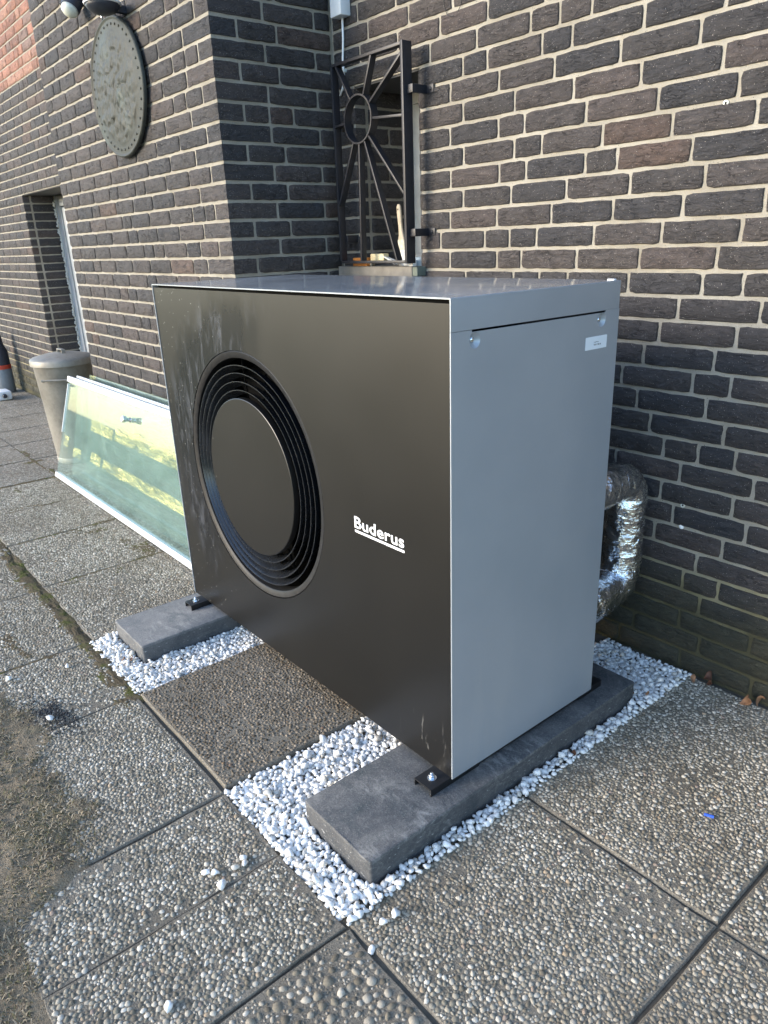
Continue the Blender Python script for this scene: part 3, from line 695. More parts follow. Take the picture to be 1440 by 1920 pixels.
for body, y, z, wd, h in (('Logatherm', .4545, 1.0535, .018, .0030), ('WLW-12 MB AR', .4545, 1.0475, .027, .0036)):
    lettering('lettering', body, wd, h, lambda a, b, d, y=y, z=z: (.0006+d, y+a, z+b), M['ink'], lb, depth=.0002)
# feet: black channel rails with a bolt at each visible end
def rail(x0, x1):
    r = MB().box(x0, x1, -.063, .607, .0815, .0849).box(x0, x0+.003, -.063, .10, .065, .0815).box(x1-.003, x1, -.063, .10, .065, .0815)\
        .box(x0, x1, .10, .50, .070, .0815).box(x0, x1, .50, .607, .065, .0815).build('foot_rail', M['black_steel'], hp, False, .0008)
    cx = (x0+x1)/2; y = -.032
    bo = MB().lathe([(.0115, .0851), (.0115, .0866), (.0070, .0872)], 28, (cx, y, 0)).lathe([(.0072, .0872), (.0072, .0935), (.0062, .0945)], 6, (cx, y, 0)).lathe([(.0042, .0945), (.0042, .099), (.003, .1003)], 16, (cx, y, 0)).build('bolt', M['zinc'], r, 30)
rail(-.0655, -.0075); rail(-1.3155, -1.2640)

# ------------------------------------------------------------------ foil wrapped pipe behind the unit
def foil_pipe(name, cx, yv, zt, zb, r, rb, label, seed):
    yb = D-.004; path = [(cx, yb, zt), (cx, yb+.06, zt)]
    k = yv - .052; path += arc((cx, k, zt-.052), .052, math.pi/2, 0, 10)
    path += [(cx, yv, zt-.052 - (zt-zb-.122)*i/14) for i in range(1, 15)]
    path += arc((cx, yv-.070, zb+.070), .070, 0, -math.pi/2, 10) + [(cx, yb+.06, zb), (cx, yb, zb)]
    P = [Vector(p) for p in path]; out = [P[0]]       # even spacing for the crumpling
    for a, b_ in zip(P, P[1:]):
        n = max(1, round((b_-a).length/.008)); out += [a.lerp(b_, i/n) for i in range(1, n+1)]
    rs = []
    for i, p in enumerate(out):
        t_ = i/len(out); rs.append((r + (rb-r)*max(0, (t_-.62)/.38)) * (1 + .05*fnoise(i*.11, seed)))
    mb = MB().tube(out, rs, 40)
    V = [Vector(v) for v in mb.v]; n = 40; NV = []
    for i, v in enumerate(V):
        c = out[min(i//n, len(out)-1)]; d = (v-c); L = d.length or 1
        cr = 1 - abs(mnoise.noise(v*24 + Vector((seed, 0, 0)))); cr2 = 1 - abs(mnoise.noise(v*55 + Vector((0, seed, 0))))
        NV.append(c + d/L*(L + .009*(cr-.75) + .004*(cr2-.75)))
    mb.v = [tuple(v) for v in NV]
    o = mb.build(name, M['foil'], None, 60); return tag(o, label, 'insulated pipe')
foil_pipe('insulated_pipe', -.122, .842, .610, .272, .058, .074, 'crumpled silver foil wrapped pipe bend between unit and brick wall', 3.3)

# ------------------------------------------------------------------ brick house
YW, X2, Y3, XL3, Y4 = .955, -1.6085, .4376, -3.456, .85
PITCH_, JT = .0656, .0104; BH = PITCH_ - JT
house = thing('brick_house', (-1.6, .96, 0), 'house of rough dark brick with pale mortar and a projecting bay', 'house')
def brick_mesh(L, depth, seed, h=BH):
    rg = random.Random(seed); nx = max(5, round(L/.021)); nz = 4; out = []
    def e(a, b, n):
        for i in range(n):
            t_ = i/n; out.append([a[0]+(b[0]-a[0])*t_, a[1]+(b[1]-a[1])*t_])
    cr = [rg.uniform(.0003, .0028) for _ in range(4)]
    e((-L/2, -h/2), (L/2, -h/2), nx); e((L/2, -h/2), (L/2, h/2), nz); e((L/2, h/2), (-L/2, h/2), nx); e((-L/2, h/2), (-L/2, -h/2), nz)
    N = len(out); pts = []
    for i, (x, z) in enumerate(out):
        corner = i in (0, nx, nx+nz, 2*nx+nz)
        if corner: q = cr[(0, nx, nx+nz, 2*nx+nz).index(i)]; x -= math.copysign(q, x); z -= math.copysign(q, z)
        end = abs(abs(x)-L/2) < 1e-4
        a = .0034 if end else .0018
        x += a*fnoise(z*70 + seed*5, seed*3.7, 0)*(1 if end else .6) ; z += .0024*fnoise(x*45, seed*2.3, 7)
        pts.append((x, z))
    V = [(x, depth, z) for x, z in pts] + [(x, .0012, z) for x, z in pts]
    inn = [(x*(1-.005/L), -.0006 - .0022*(fnoise(x*30, z*60, seed)+.2), z*(1-.08)) for x, z in pts]
    V += inn; F = [(i, (i+1) % N, N+(i+1) % N, N+i) for i in range(N)] + [(N+i, N+(i+1) % N, 2*N+(i+1) % N, 2*N+i) for i in range(N)]
    # spine of the face, slightly uneven
    sp = []; ns = nx-1
    for k in range(1, nx):
        x = -L/2 + L*k/nx; sp.append(len(V)); V.append((x, -.001 - .0034*(fnoise(x*26, seed*1.9, 3)+.25), 0))
    o = 2*N
    B_ = [o+i for i in range(nx+1)]; T_ = [o+nx+nz+i for i in range(nx+1)][::-1]
    Rr = [o+nx+i for i in range(nz+1)]; Lf = [o+2*nx+nz+i for i in range(nz)] + [o]
    for k in range(len(sp)-1): F.append((B_[k+1], B_[k+2], sp[k+1], sp[k])); F.append((sp[k], sp[k+1], T_[k+2], T_[k+1]))
    F.append((B_[0], B_[1], sp[0])); F.append((sp[0], T_[1], T_[0])); F += [(Lf[i], Lf[i+1], sp[0]) for i in range(nz)]
    F.append((B_[-2], B_[-1], sp[-1])); F.append((sp[-1], T_[-1], T_[-2])); F += [(Rr[i], Rr[i+1], sp[-1]) for i in range(nz)]
    me = mesh('brick', V, F); bm = bmesh.new(); bm.from_mesh(me); bmesh.ops.recalc_face_normals(bm, faces=bm.faces); bm.to_mesh(me); bm.free()
    me.polygons.foreach_set('use_smooth', [True]*len(me.polygons)); me.set_sharp_from_angle(angle=R_(50)); return me
def variants(mat):
    s = [brick_mesh(.207, .05, 10+i) for i in range(14)]; h = [brick_mesh(.098, .05, 40+i) for i in range(8)]
    for q in s+h: q.materials.append(mat)
    return s, h
VB = {'brick': variants(M['brick']), 'red': variants(M['red'])}
def tri_np(me):
    me.calc_loop_triangles(); v = np.zeros(len(me.vertices)*3); me.vertices.foreach_get('co', v); f = np.zeros(len(me.loop_triangles)*3, dtype=np.int64); me.loop_triangles.foreach_get('vertices', f)
    return v.reshape(-1, 3), f.reshape(-1, 3)
VN = {k: ([tri_np(q) for q in a], [tri_np(q) for q in b_]) for k, (a, b_) in VB.items()}
brg = random.Random(11)
def lay_course(u0, u1, prev):
    best = None
    for _ in range(14):
        u = u0; c = []; first = brg.choice((.207, .098, .15))
        while u1 - u > .004:
            L = first if not c else (.207 if brg.random() < .76 else .098)
            L *= brg.uniform(.965, 1.035)
            if u1 - (u+L) < .075: L = u1 - u
            if L > .235: L = .115
            c.append((u, u+L)); u += L + JT
        sc = min([abs(b_+JT/2-q) for _, b_ in c[:-1] for q in prev] or [1])
        if best is None or sc > best[0]: best = (sc, c)
    return best[1], [b_+JT/2 for _, b_ in best[1][:-1]]
PIECES = []     # (wall part, centre, rotation, length, colour, want single)
def lay_wall(part, O, axis, u0, u1, z0, z1, zoff, cut=None, ends=None, red=lambda z: False, face=.004, vis=lambda p: True, kmin=0):
    """axis 'x': wall faces -Y ; axis 'y': wall faces +X"""
    k = math.ceil((z0-zoff)/PITCH_ - 1e-6); prev = []
    while zoff + (k+1)*PITCH_ <= z1 + .01:
        zc = zoff + k*PITCH_ + PITCH_/2; spans = [(u0, u1)]
        if ends: spans = ends(k)
        if cut and cut[2] < zc < cut[3]: spans = [q for s in spans for q in ((s[0], min(s[1], cut[0]+.004)), (max(s[0], cut[1]-.004), s[1])) if q[1]-q[0] > .03]
        row = []
        for s in spans:
            c, j = lay_course(s[0], s[1], prev); row += j
            for a, b_ in c:
                mid = (a+b_)/2
                p = Vector((mid, O-face, zc)) if axis == 'x' else Vector((O+face, mid, zc))
                PIECES.append((part, p, 0. if axis == 'x' else math.pi/2, b_-a, 'red' if red(zc) else 'brick', vis(p)))
        prev = row; k += 1
def inframe(p, m=25):
    u, v, z = proj(p); return z > 0 and -m < u < 1440+m and -m < v < 1920+m
OP1 = (-1.485, -1.116, .002+18*PITCH_, .002+28*PITCH_)
# mortar cores
w1 = MB().box(X2, OP1[0], YW, 1.32, -.05, 2.7).box(OP1[1], 1.9, YW, 1.32, -.05, 2.7).box(OP1[0], OP1[1], YW, 1.32, -.05, OP1[2]).box(OP1[0], OP1[1], YW, 1.32, OP1[3], 2.7).build('wall', M['mortar'], house)
w3 = MB().box(XL3, X2-.0005, Y3, 1.32, -.05, 3.0).build('wall', M['mortar'], house)
Z4 = -.0336; OP4 = (-5.74, -4.60, -.2, Z4+27*PITCH_)
w4 = MB().box(-9.2, OP4[0], Y4, 1.32, -.05, 3.6).box(OP4[1], XL3-.0005, Y4, 1.32, -.05, 3.6).box(OP4[0], OP4[1], Y4, 1.32, OP4[3], 3.6).build('wall', M['mortar'], house)
BLK = lambda p: p.z < 1.02 and p.x < -.12       # hidden behind the unit
def vis1(p):
    return inframe(p) and not BLK(p)
def vis3(p): return inframe(p) and not (p.x > -1.9 and p.z < .9)
def vis4(p):
    d = p - CAM; t_ = (Y3-CAM.y)/d.y; return inframe(p) and CAM.x + d.x*t_ < XL3+.05
lay_wall(w1, YW, 'x', X2+.012, 1.7, 0, 2.6, .002, OP1, vis=vis1)
CB = []
def ends3(k):
    L = .207 if k % 2 == 0 else .098; CB.append((k, L)); return [(XL3, X2-L-JT)]
lay_wall(w3, Y3, 'x', XL3, X2, 0, 2.7, .002, ends=ends3, vis=vis3)
lay_wall(w3, X2, 'y', 0, 0, 0, 2.7, .002, ends=lambda k: [(Y3 + (.098 if k % 2 == 0 else .207) + JT, YW-.012)], vis=lambda p: inframe(p) and p.z > 1.12)
lay_wall(w4, Y4, 'x', -8.6, XL3, 0, 3.3, Z4, OP4, red=lambda z: z > 2.46, vis=vis4)
lay_wall(w1, OP1[0], 'y', YW+.062, 1.19, OP1[2], OP1[3]-.01, .002, vis=lambda p: True)
lay_wall(w4, OP4[0], 'y', Y4+.062, 1.085, 0, OP4[3]-.01, Z4, vis=lambda p: True)
# singles: up to 300 of them on each wall, those that show largest; the rest joined
for part in (w1, w3, w4):
    mine = [q for q in PIECES if q[0] is part]; big = [q for q in mine if q[5]]; big.sort(key=lambda q: proj(q[1])[2]); sing = big[:300]; ids = {id(q) for q in sing}
    for q in sing:
        st, hd = VB[q[4]]; base = .207 if q[3] > .15 else .098
        o = bpy.data.objects.new('brick', brg.choice(st if base == .207 else hd)); link(o); o.parent = part
        o.location = q[1]; o.rotation_euler = (0, 0, q[2] ); o.scale = (q[3]/base*(1 if brg.random() < .5 else 1), 1, 1)
    rest = {}
    for q in mine:
        if id(q) in ids: continue
        st, hd = VN[q[4]]; base = .207 if q[3] > .15 else .098; v, f = brg.choice(st if base == .207 else hd)
        v = v*np.array([q[3]/base, 1, 1]); c, s_ = math.cos(q[2]), math.sin(q[2]); v = v @ np.array([[c, -s_, 0], [s_, c, 0], [0, 0, 1]]).T + np.array(q[1])
        rest.setdefault(q[4], []).append((v, f))
    for kd, it in rest.items():
        me = join_meshes('brickwork', it, RNG.random(len(it))); me.set_sharp_from_angle(angle=R_(50))
        tag(add('brickwork', me, M['brick_a' if kd == 'brick' else 'red_a'], part), kind='stuff')
# corner bricks of the bay, showing a long face one way and a short face the other
def corner_mesh(lx, ly, seed):
    bm = bmesh.new(); bmesh.ops.create_cube(bm, size=1)
    bmesh.ops.subdivide_edges(bm, edges=bm.edges[:], cuts=5, use_grid_fill=True)
    for v in bm.verts:
        c = Vector((v.co.x*lx, v.co.y*ly, v.co.z*BH)); n_ = sum(1 for a in v.co if abs(abs(a)-.5) < 1e-4)
        k = Vector((fnoise(c.x*30, c.z*50, seed), fnoise(c.y*30, c.z*50, seed+9), fnoise(c.x*30, c.y*30, seed+4)))*.0024
        if n_ >= 2: k -= Vector((math.copysign(.0016, c.x), math.copysign(.0016, c.y), math.copysign(.001, c.z)))
        v.co = c + k
    me = bpy.data.meshes.new('brick'); bm.to_mesh(me); bm.free(); me.polygons.foreach_set('use_smooth', [True]*len(me.polygons)); me.set_sharp_from_angle(angle=R_(50)); me.materials.append(M['brick']); return me
CM = {.207: [corner_mesh(.211, .102, s) for s in range(4)], .098: [corner_mesh(.102, .211, s+7) for s in range(4)]}
for k, L in CB:
    o = bpy.data.objects.new('brick', brg.choice(CM[L])); link(o); o.parent = w3; ly = .102 if L == .207 else .211
    o.location = (X2+.004-(L+.004)/2, Y3-.004+ly/2, .002 + (k+.5)*PITCH_)
# window in the recess behind the grille
win = MB().box(OP1[0], OP1[0]+.045, 1.195, 1.25, OP1[2], OP1[3]).box(OP1[1]-.045, OP1[1], 1.195, 1.25, OP1[2], OP1[3]).box(OP1[0]+.045, OP1[1]-.045, 1.195, 1.25, OP1[3]-.05, OP1[3]).box(OP1[0]+.045, OP1[1]-.045, 1.195, 1.25, OP1[2], OP1[2]+.05)\
    .box(OP1[0]+.045, OP1[0]+.085, 1.21, 1.245, OP1[2]+.05, OP1[3]-.05).build('window', M['frame_white'], house, False, .002)
MB().box(OP1[0]+.085, OP1[1]-.045, 1.226, 1.230, OP1[2]+.05, OP1[3]-.05).build('pane', M['window_glass'], win)
MB().box(OP1[0]-.01, OP1[1]+.01, 1.33, 1.34, OP1[2]-.1, OP1[3]+.1).build('window_backing', M['dark'], house)
MB().box(OP1[1]-.02, OP1[1]+.0, .99, 1.19, OP1[2], OP1[3]-.006).build('window_jamb_board', M['frame_white'], house, False, .002)
MB().box(OP1[0]+.001, OP1[1]-.001, YW+.004, 1.194, OP1[3]-.007, OP1[3]-.0005).build('window_soffit', M['soffit'], house)  # plate added over the pale mortar, coloured dark for the lintel's shade
sl = MB().box(-1.580, -1.122, .905, 1.19, 1.160, 1.1955).build('window_sill', M['sill'], house, False, .003)
MB().box(-1.1225, -1.095, .908, .953, 1.161, 1.1945).build('sill_end', M['sill_end'], sl, False, .003)
# door in the recess of the far wall
dr = MB().box(OP4[0]+.004, OP4[0]+.11, 1.09, 1.16, 0, OP4[3]-.002).box(OP4[0]+.11, OP4[1], 1.09, 1.16, OP4[3]-.09, OP4[3]-.002).build('door_frame', M['frame_metal'], house, False, .004)
MB().box(OP4[0]+.122, OP4[0]+.20, 1.10, 1.15, .02, OP4[3]-.10).build('door_stile', M['frame_metal'], dr, False, .006)
MB().box(OP4[0]+.111, OP4[0]+.1215, 1.105, 1.14, .02, OP4[3]-.10).build('seal', M['black_plastic'], dr)
MB().box(OP4[0]+.20, OP4[1], 1.12, 1.14, .02, OP4[3]-.10).build('door_panel', M['frame_white'], dr)
MB().box(OP4[0]+.001, OP4[1]-.001, Y4+.004, 1.09, OP4[3]-.006, OP4[3]-.0005).build('door_soffit', M['soffit'], house)  # same added plate over the door, shade put into its colour
fm = MB(); frg = random.Random(4)
for i in range(170):
    z = .02 + i*(OP4[3]-.05)/170; r = frg.uniform(.006, .013); fm.lathe([(0, -r), (r*.8, -r*.6), (r, 0), (r*.8, r*.6), (0, r)], 6, (OP4[0]+.012+frg.uniform(-.004,.008), 1.084+frg.uniform(-.006,.008), z))
fo = fm.build('foam_seal', M['foam'], house, 50); tag(fo, kind='stuff')
MB().box(OP4[0]-.02, OP4[1]+.02, 1.33, 1.34, -.05, OP4[3]+.1).build('door_backing', M['dark'], house)
# wall plugs, a paint splash and a loop of wire on the near wall
def plug(x, z, label):
    o = MB().lathe([(.0062, -.0035), (.0062, -.0002), (.0035, .0002), (.003, .004)][::-1] if False else [(.0032, .006), (.0032, -.003), (.0066, -.003), (.0066, .004)], 20, (x, YW-.001, z), 'y').build('wall_plug', M['lens'], None, 40)
    MB().lathe([(.0031, -.0022), (0, -.0022)], 16, (x, YW-.001, z), 'y').build('plug_hole', M['ink'], o)
    tag(o, label, 'wall plug', 'plastic plugs in the mortar')
plug(-.011, 1.573, 'round white wall plug in the mortar high on the sunlit wall'); plug(-.003, .530, 'grey wall plug in shaded mortar above a paint splash')
sp = MB()
for i in range(7):
    q = random.uniform(0, 6.28); rr = random.uniform(0, .008); sp.lathe([(0, -.0052), (.0045, -.0046), (.006, -.003), (.006, .004)], 8, (-.001+rr*math.cos(q), YW, .463+rr*math.sin(q)), 'y')
tag(sp.build('paint_splash', M['white_print'], None, 50), 'small white blob of filler on the mortar joint in the shade', 'paint splash')
tag(MB().tube([(-.948+.040*math.cos(q), YW-.0075-.002*math.sin(3*q), 2.0+.048*math.sin(q)) for q in [math.pi*2*i/40*.93-1.0 for i in range(41)]], .0011, 6).build('wire_loop', M['wire'], None, True), 'thin black wire bent in a loop against the bricks', 'wire')

# ------------------------------------------------------------------ iron grille before the window
YG = .885
gr = thing('window_grille', (-1.31, YG, 1.205), 'black wrought iron window grille with a ring and radiating bars', 'window grille')
def gbar(name, a, b, wd, dp, parent=gr): return MB().bar((a[0], YG, a[1]), (b[0], YG, b[1]), wd, dp).build(name, M['iron'], parent, False, .0012)
gbar('frame_bar', (-1.512,1.903), (-1.1105,1.903), .010, .028); gbar('frame_bar', (-1.512,1.213), (-1.1035,1.213), .010, .028)
gbar('frame_bar', (-1.512,1.898), (-1.512,1.218), .010, .030); gbar('frame_bar', (-1.1065,1.909), (-1.1065,1.2075), .012, .042)
RC = (-1.364, 1.709)
MB().lathe([(.0765, -.016), (.0825, -.016), (.0825, .016), (.0765, .016)], 56, (RC[0], YG, RC[1]), 'y', True).build('ring', M['iron'], gr, 40)
def rad(p, r=.0815):
    d = Vector((p[0]-RC[0], p[1]-RC[1])); d.normalize(); return (RC[0]+d.x*r, RC[1]+d.y*r)
for p in ((-1.488,1.898), (-1.280,1.898), (-1.113,1.880), (-1.113,1.690), (-1.507,1.702), (-1.507,1.425), (-1.382,1.218), (-1.168,1.218), (-1.113,1.435)):
    gbar('ray_bar', rad(p), p, .0085, .026)
for z in (1.766, 1.312):
    br = MB().box(-1.1005, -1.072, YG-.004, YG+.004, z-.013, z+.013).box(-1.080, -1.072, YG+.004, YW-.008, z-.013, z+.013).box(-1.080, -1.040, YW-.0085, YW-.0035, z-.013, z+.013).build('wall_bracket', M['iron'], gr, False, .0015)
    MB().lathe([(0, -.0125), (.0045, -.0115), (.006, -.0085)], 12, (-1.054, YW, z), 'y').build('bracket_bolt', M['iron'], br, True)
for z in (1.70, 1.30): MB().box(-1.517, -1.497, YG+.014, YW, z-.014, z+.014).build('wall_bracket', M['iron'], gr, False, .0015)

# ------------------------------------------------------------------ things on the sill
def lerp_prof(P, mat, name, parent, n=16):
    V = []; k = len(P)
    for (z, wx, wy, cx, cy) in P:
        for j in range(n):
            q = 2*math.pi*j/n; V.append((cx+wx*math.copysign(abs(math.cos(q))**.7, math.cos(q)), cy+wy*math.copysign(abs(math.sin(q))**.7, math.sin(q)), z))
    F = [(i*n+j, i*n+(j+1) % n, (i+1)*n+(j+1) % n, (i+1)*n+j) for i in range(k-1) for j in range(n)] + [tuple(range(n))[::-1], tuple((k-1)*n+j for j in range(n))]
    return add(name, mesh(name, V, F), mat, parent, 50)
zt = 1.1955; bx, by = -1.262, .985
pb = thing('paint_brush', (bx, by, zt), 'worn flat paint brush standing on its white bristles on the sill', 'paint brush')
lerp_prof([(zt, .026, .010, bx+.004, by), (zt+.03, .024, .010, bx+.003, by), (zt+.06, .021, .009, bx, by)], M['bristle'], 'bristles', pb)
lerp_prof([(zt+.058, .0225, .0098, bx, by), (zt+.094, .021, .0095, bx-.002, by)], M['ferrule'], 'ferrule', pb)
hd = lerp_prof([(zt+.093, .019, .008, bx-.002, by), (zt+.115, .012, .0065, bx-.005, by), (zt+.15, .0095, .006, bx-.010, by), (zt+.19, .0115, .006, bx-.014, by), (zt+.212, .0105, .0055, bx-.016, by), (zt+.221, .006, .004, bx-.0165, by)], M['wood'], 'handle', pb)
MB().lathe([(.0036, -.0064), (0, -.0066)], 12, (bx-.0155, by, zt+.203), 'y').build('hanging_hole', M['ink'], hd)
lb2 = thing('paint_brush', (-1.38, .955, zt), 'short paint brush lying flat with a cream paint crusted body', 'paint brush')
MB().box(-1.405, -1.322, .937, .965, zt+.012, zt+.046).build('ferrule', M['paint_cream'], lb2, False, .004)
bt = MB()
for i in range(16): bt.bar((-1.324, .938+.0017*i, zt+.036-.0003*i), (-1.262+.004*math.sin(i*2.1), .937+.0018*i, zt+.010+.005*math.sin(i*1.7)), .0042, .003, (0,0,1))
bs = bt.build('bristles', M['bristle'], lb2); bs['kind'] = 'stuff'
MB().box(-1.452, -1.404, .941, .961, zt+.0005, zt+.020).build('handle', M['wood'], lb2, False, .003)
tag(MB().box(-1.505, -1.415, .925, .955, zt, zt+.032).build('wood_block', M['orange'], None, False, .002), 'small orange varnished wood block on the window sill', 'wood block')
cp = MB().lathe([(0, 0), (.018, 0), (.024, .03), (.0232, .03), (.017, .002), (0, .002)], 28, (-1.150, .975, zt)).build('plastic_cup', M['blue_grey'], None, 40); tag(cp, 'small pale blue plastic pot at the end of the sill', 'pot')
pc = thing('paper_carton', (-1.152, .935, zt), 'small white carton with black stripes at the sill end', 'carton')
MB().box(-1.168, -1.138, .926, .944, zt, zt+.024).build('carton_body', M['white_print'], pc, False, .0015)
for i in range(4): MB().box(-1.163+.007*i, -1.160+.007*i, .9254, .9262, zt+.007-.001*(i % 2), zt+.017+.002*(i % 2)).build('printed_stripe', M['ink'], pc)

# ------------------------------------------------------------------ junction box and cable in the corner
jb = thing('junction_box', (-1.51, .93, 2.066), 'white plastic junction box with a cable in the wall corner', 'junction box')
MB().box(-1.545, -1.480, .905, .951, 2.066, 2.185).build('box_cover', M['white_plastic'], jb, False, .005)
MB().tube([(-1.515, .938, 2.068), (-1.520, .941, 2.0), (-1.530, .942, 1.93), (-1.527, .942, 1.885), (-1.538, .943, 1.845), (-1.560, .945, 1.82)], .0042, 10).build('cable', M['white_plastic'], jb, True)
MB().box(-1.537, -1.519, .938, .9515, 1.892, 1.904).build('cable_clip', M['lens'], jb, False, .002)

# ------------------------------------------------------------------ bronze plaque, bowl lamp and sensor on the bay
pq = thing('relief_plaque', (-2.425, Y3, 1.67), 'round weathered bronze relief plaque with a studded rim', 'plaque')
PC, RX, RZ = (-2.425, .412, 1.933), .283, .262
V = []; F = []; nr, na = 64, 220
for i in range(nr+1):
    r = i/nr
    for j in range(na):
        q = 2*math.pi*j/na; x, z = r*math.cos(q), r*math.sin(q)
        h = .012*(1-r*r)
        if r > .955: h += .007*math.sin((1-r)/.045*math.pi)
        elif r < .82:
            k = min(1, (.82-r)/.12)
            s1 = fnoise(x*4.2+1.5*fnoise(x*3, z*3, 5), z*4.2, 2); s2 = fnoise(x*9, z*7+2*s1, 9); s3 = fnoise(x*22, z*12, 4)
            h += k*(.010*abs(s1) + .007*max(0, s2) + .0035*s3) + .002*k
        V.append((PC[0]+x*RX, PC[1]-h, PC[2]+z*RZ))
for i in range(nr):
    for j in range(na): F.append((i*na+j, i*na+(j+1) % na, (i+1)*na+(j+1) % na, (i+1)*na+j))
o0 = len(V)
for j in range(na): q = 2*math.pi*j/na; V.append((PC[0]+math.cos(q)*RX, PC[1]+.008, PC[2]+math.sin(q)*RZ))
F += [(nr*na+j, nr*na+(j+1) % na, o0+(j+1) % na, o0+j) for j in range(na)]
me = mesh('relief', V, F); rel = add('relief', me, M['bronze'], pq, True)
bm = bmesh.new(); bm.from_mesh(me); bmesh.ops.remove_doubles(bm, verts=bm.verts, dist=1e-6); bmesh.ops.recalc_face_normals(bm, faces=bm.faces); bm.to_mesh(me); bm.free()
for i in range(40):
    q = 2*math.pi*i/40; MB().lathe([(.0058, .004), (.005, -.002), (.003, -.0045), (0, -.0055)], 8, (PC[0]+math.cos(q)*RX*.885, PC[1]-.002, PC[2]+math.sin(q)*RZ*.885), 'y').build('stud', M['bronze'], rel, True)
for x in (-2.475, -2.345):
    MB().tube([(x, PC[1]+.004, PC[2]+RZ-.012), (x, PC[1]-.004, PC[2]+RZ+.018), (x, PC[1]+.012, PC[2]+RZ+.032), (x, Y3+.01, PC[2]+RZ+.034)], .004, 8).build('hook', M['zinc'], pq, True)
bl = thing('bowl_lamp', (-2.29, Y3, 2.19), 'black bowl shaped wall lamp with a white rim above the plaque', 'wall lamp')
lc = (-2.285, .345, 2.160)
MB().lathe([(0, 0), (.025, .003), (.048, .012), (.062, .026), (.067, .040), (.064, .042), (.044, .02), (0, .010)], 48, lc).build('bowl', M['navy'], bl, True)
MB().lathe([(.065, .036), (.070, .036), (.0725, .041), (.070, .046), (.064, .044)], 48, lc, 'z', True).build('rim', M['white_plastic'], bl, True)
MB().bar((lc[0], lc[1]+.04, lc[2]+.03), (lc[0], Y3+.01, lc[2]+.03), .025, .025, (0,0,1)).build('wall_arm', M['navy'], bl)
sn = thing('motion_sensor', (-2.62, Y3, 2.26), 'dark motion sensor with a cloudy pale lens above the plaque', 'motion sensor')
sc_ = Vector((-2.70, .365, 2.275)); ax = Vector((.25, -.55, -.8)).normalized()
MB().tube([sc_-ax*.10, sc_-ax*.01, sc_], [.040, .040, .038], 28).build('body', M['navy'], sn, 40)
MB().tube([sc_-ax*.002, sc_+ax*.012, sc_+ax*.022, sc_+ax*.027], [.036, .034, .024, .008], 28).build('lens', M['lens'], sn, True)
MB().bar(sc_-ax*.07, (-2.70, Y3+.01, 2.36), .03, .03).build('bracket', M['navy'], sn)

# ------------------------------------------------------------------ glass panels leaning on the bay
def glass_panel(x0, x1, yb, zb, yt, zt_, label, rails, knob=None, glints=(), edge=True):
    t_ = thing('glass_panel', ((x0+x1)/2, yb, 0), label, 'glass panel', 'old glass panels leaning on the wall')
    dv = Vector((0, yt-yb, zt_-zb)); dn = dv.normalized(); nn = Vector((0, -dn.z, dn.y))
    def P(x, s, o=0): return Vector((x, yb, zb)) + dv*s + nn*o
    v = [P(x, s, o) for o in (-.003, .003) for x, s in ((x0, 0), (x1, 0), (x1, 1), (x0, 1))]
    pn = MB().add(v, [(3,2,1,0),(4,5,6,7),(0,1,5,4),(1,2,6,5),(2,3,7,6),(3,0,4,7)]).build('pane', M['glass'], t_)
    for s, w_, h_ in rails:
        MB().bar(P(x0-.004, s), P(x1+.004, s), h_, w_, nn).build('rail', M['alu'], t_, False, .004)
    if edge: MB().bar(P(x0, .45), P(x0, .95), .005, .012, nn).build('edge_seal', M['white_plastic'], t_)
    if knob:
        k = P(*knob); q = MB().tube([k+nn*.003, k+nn*.012, k+nn*.020, k+nn*.032, k+nn*.044, k+nn*.047], [.014, .010, .010, .017, .017, .014], 24).build('knob', M['zinc'], t_, 40)
        MB().tube([k-nn*.003, k-nn*.012, k-nn*.022], [.013, .013, .016], 20).build('knob_back', M['zinc'], q, 40)
    for a, b_, s0, s1 in glints:  # strips added to stand for bands of mirrored yellow light
        n = 24; V = []
        for i in range(n+1):
            x = a+(b_-a)*i/n; j = .012*fnoise(x*9, s0*10)
            V += [P(x, s0+j, .0042), P(x, s1+j+.02*fnoise(x*7, s1*9, 3), .0042)]
        add('painted_glint_strip', mesh('painted_glint_strip', V, [(2*i, 2*i+2, 2*i+3, 2*i+1) for i in range(n)]), M['tape'], t_)
    return t_
glass_panel(-3.60, -1.66, .160, .018, .335, .578, 'front glass panel with white rails, painted yellow reflections and a round metal knob', [(0, .026, .030), (1, .026, .034)], (-2.60, .84), ((-3.545,-3.46,.33,.44),(-3.36,-3.23,.27,.36),(-3.13,-2.80,.60,.70), (-2.77,-1.72,.61,.73), (-3.07,-2.92,.31,.40), (-2.88,-1.72,.31,.40)))
glass_panel(-3.545, -1.70, .232, .006, .372, .590, 'middle glass panel with a slim top rail behind the knobbed panel', [(1, .020, .016)], None, (), False)
glass_panel(-3.47, -1.72, .285, .006, .4175, .606, 'rear frameless glass panel resting against the brick bay', [], None, ((-3.46,-3.36,.93,.99),), False)

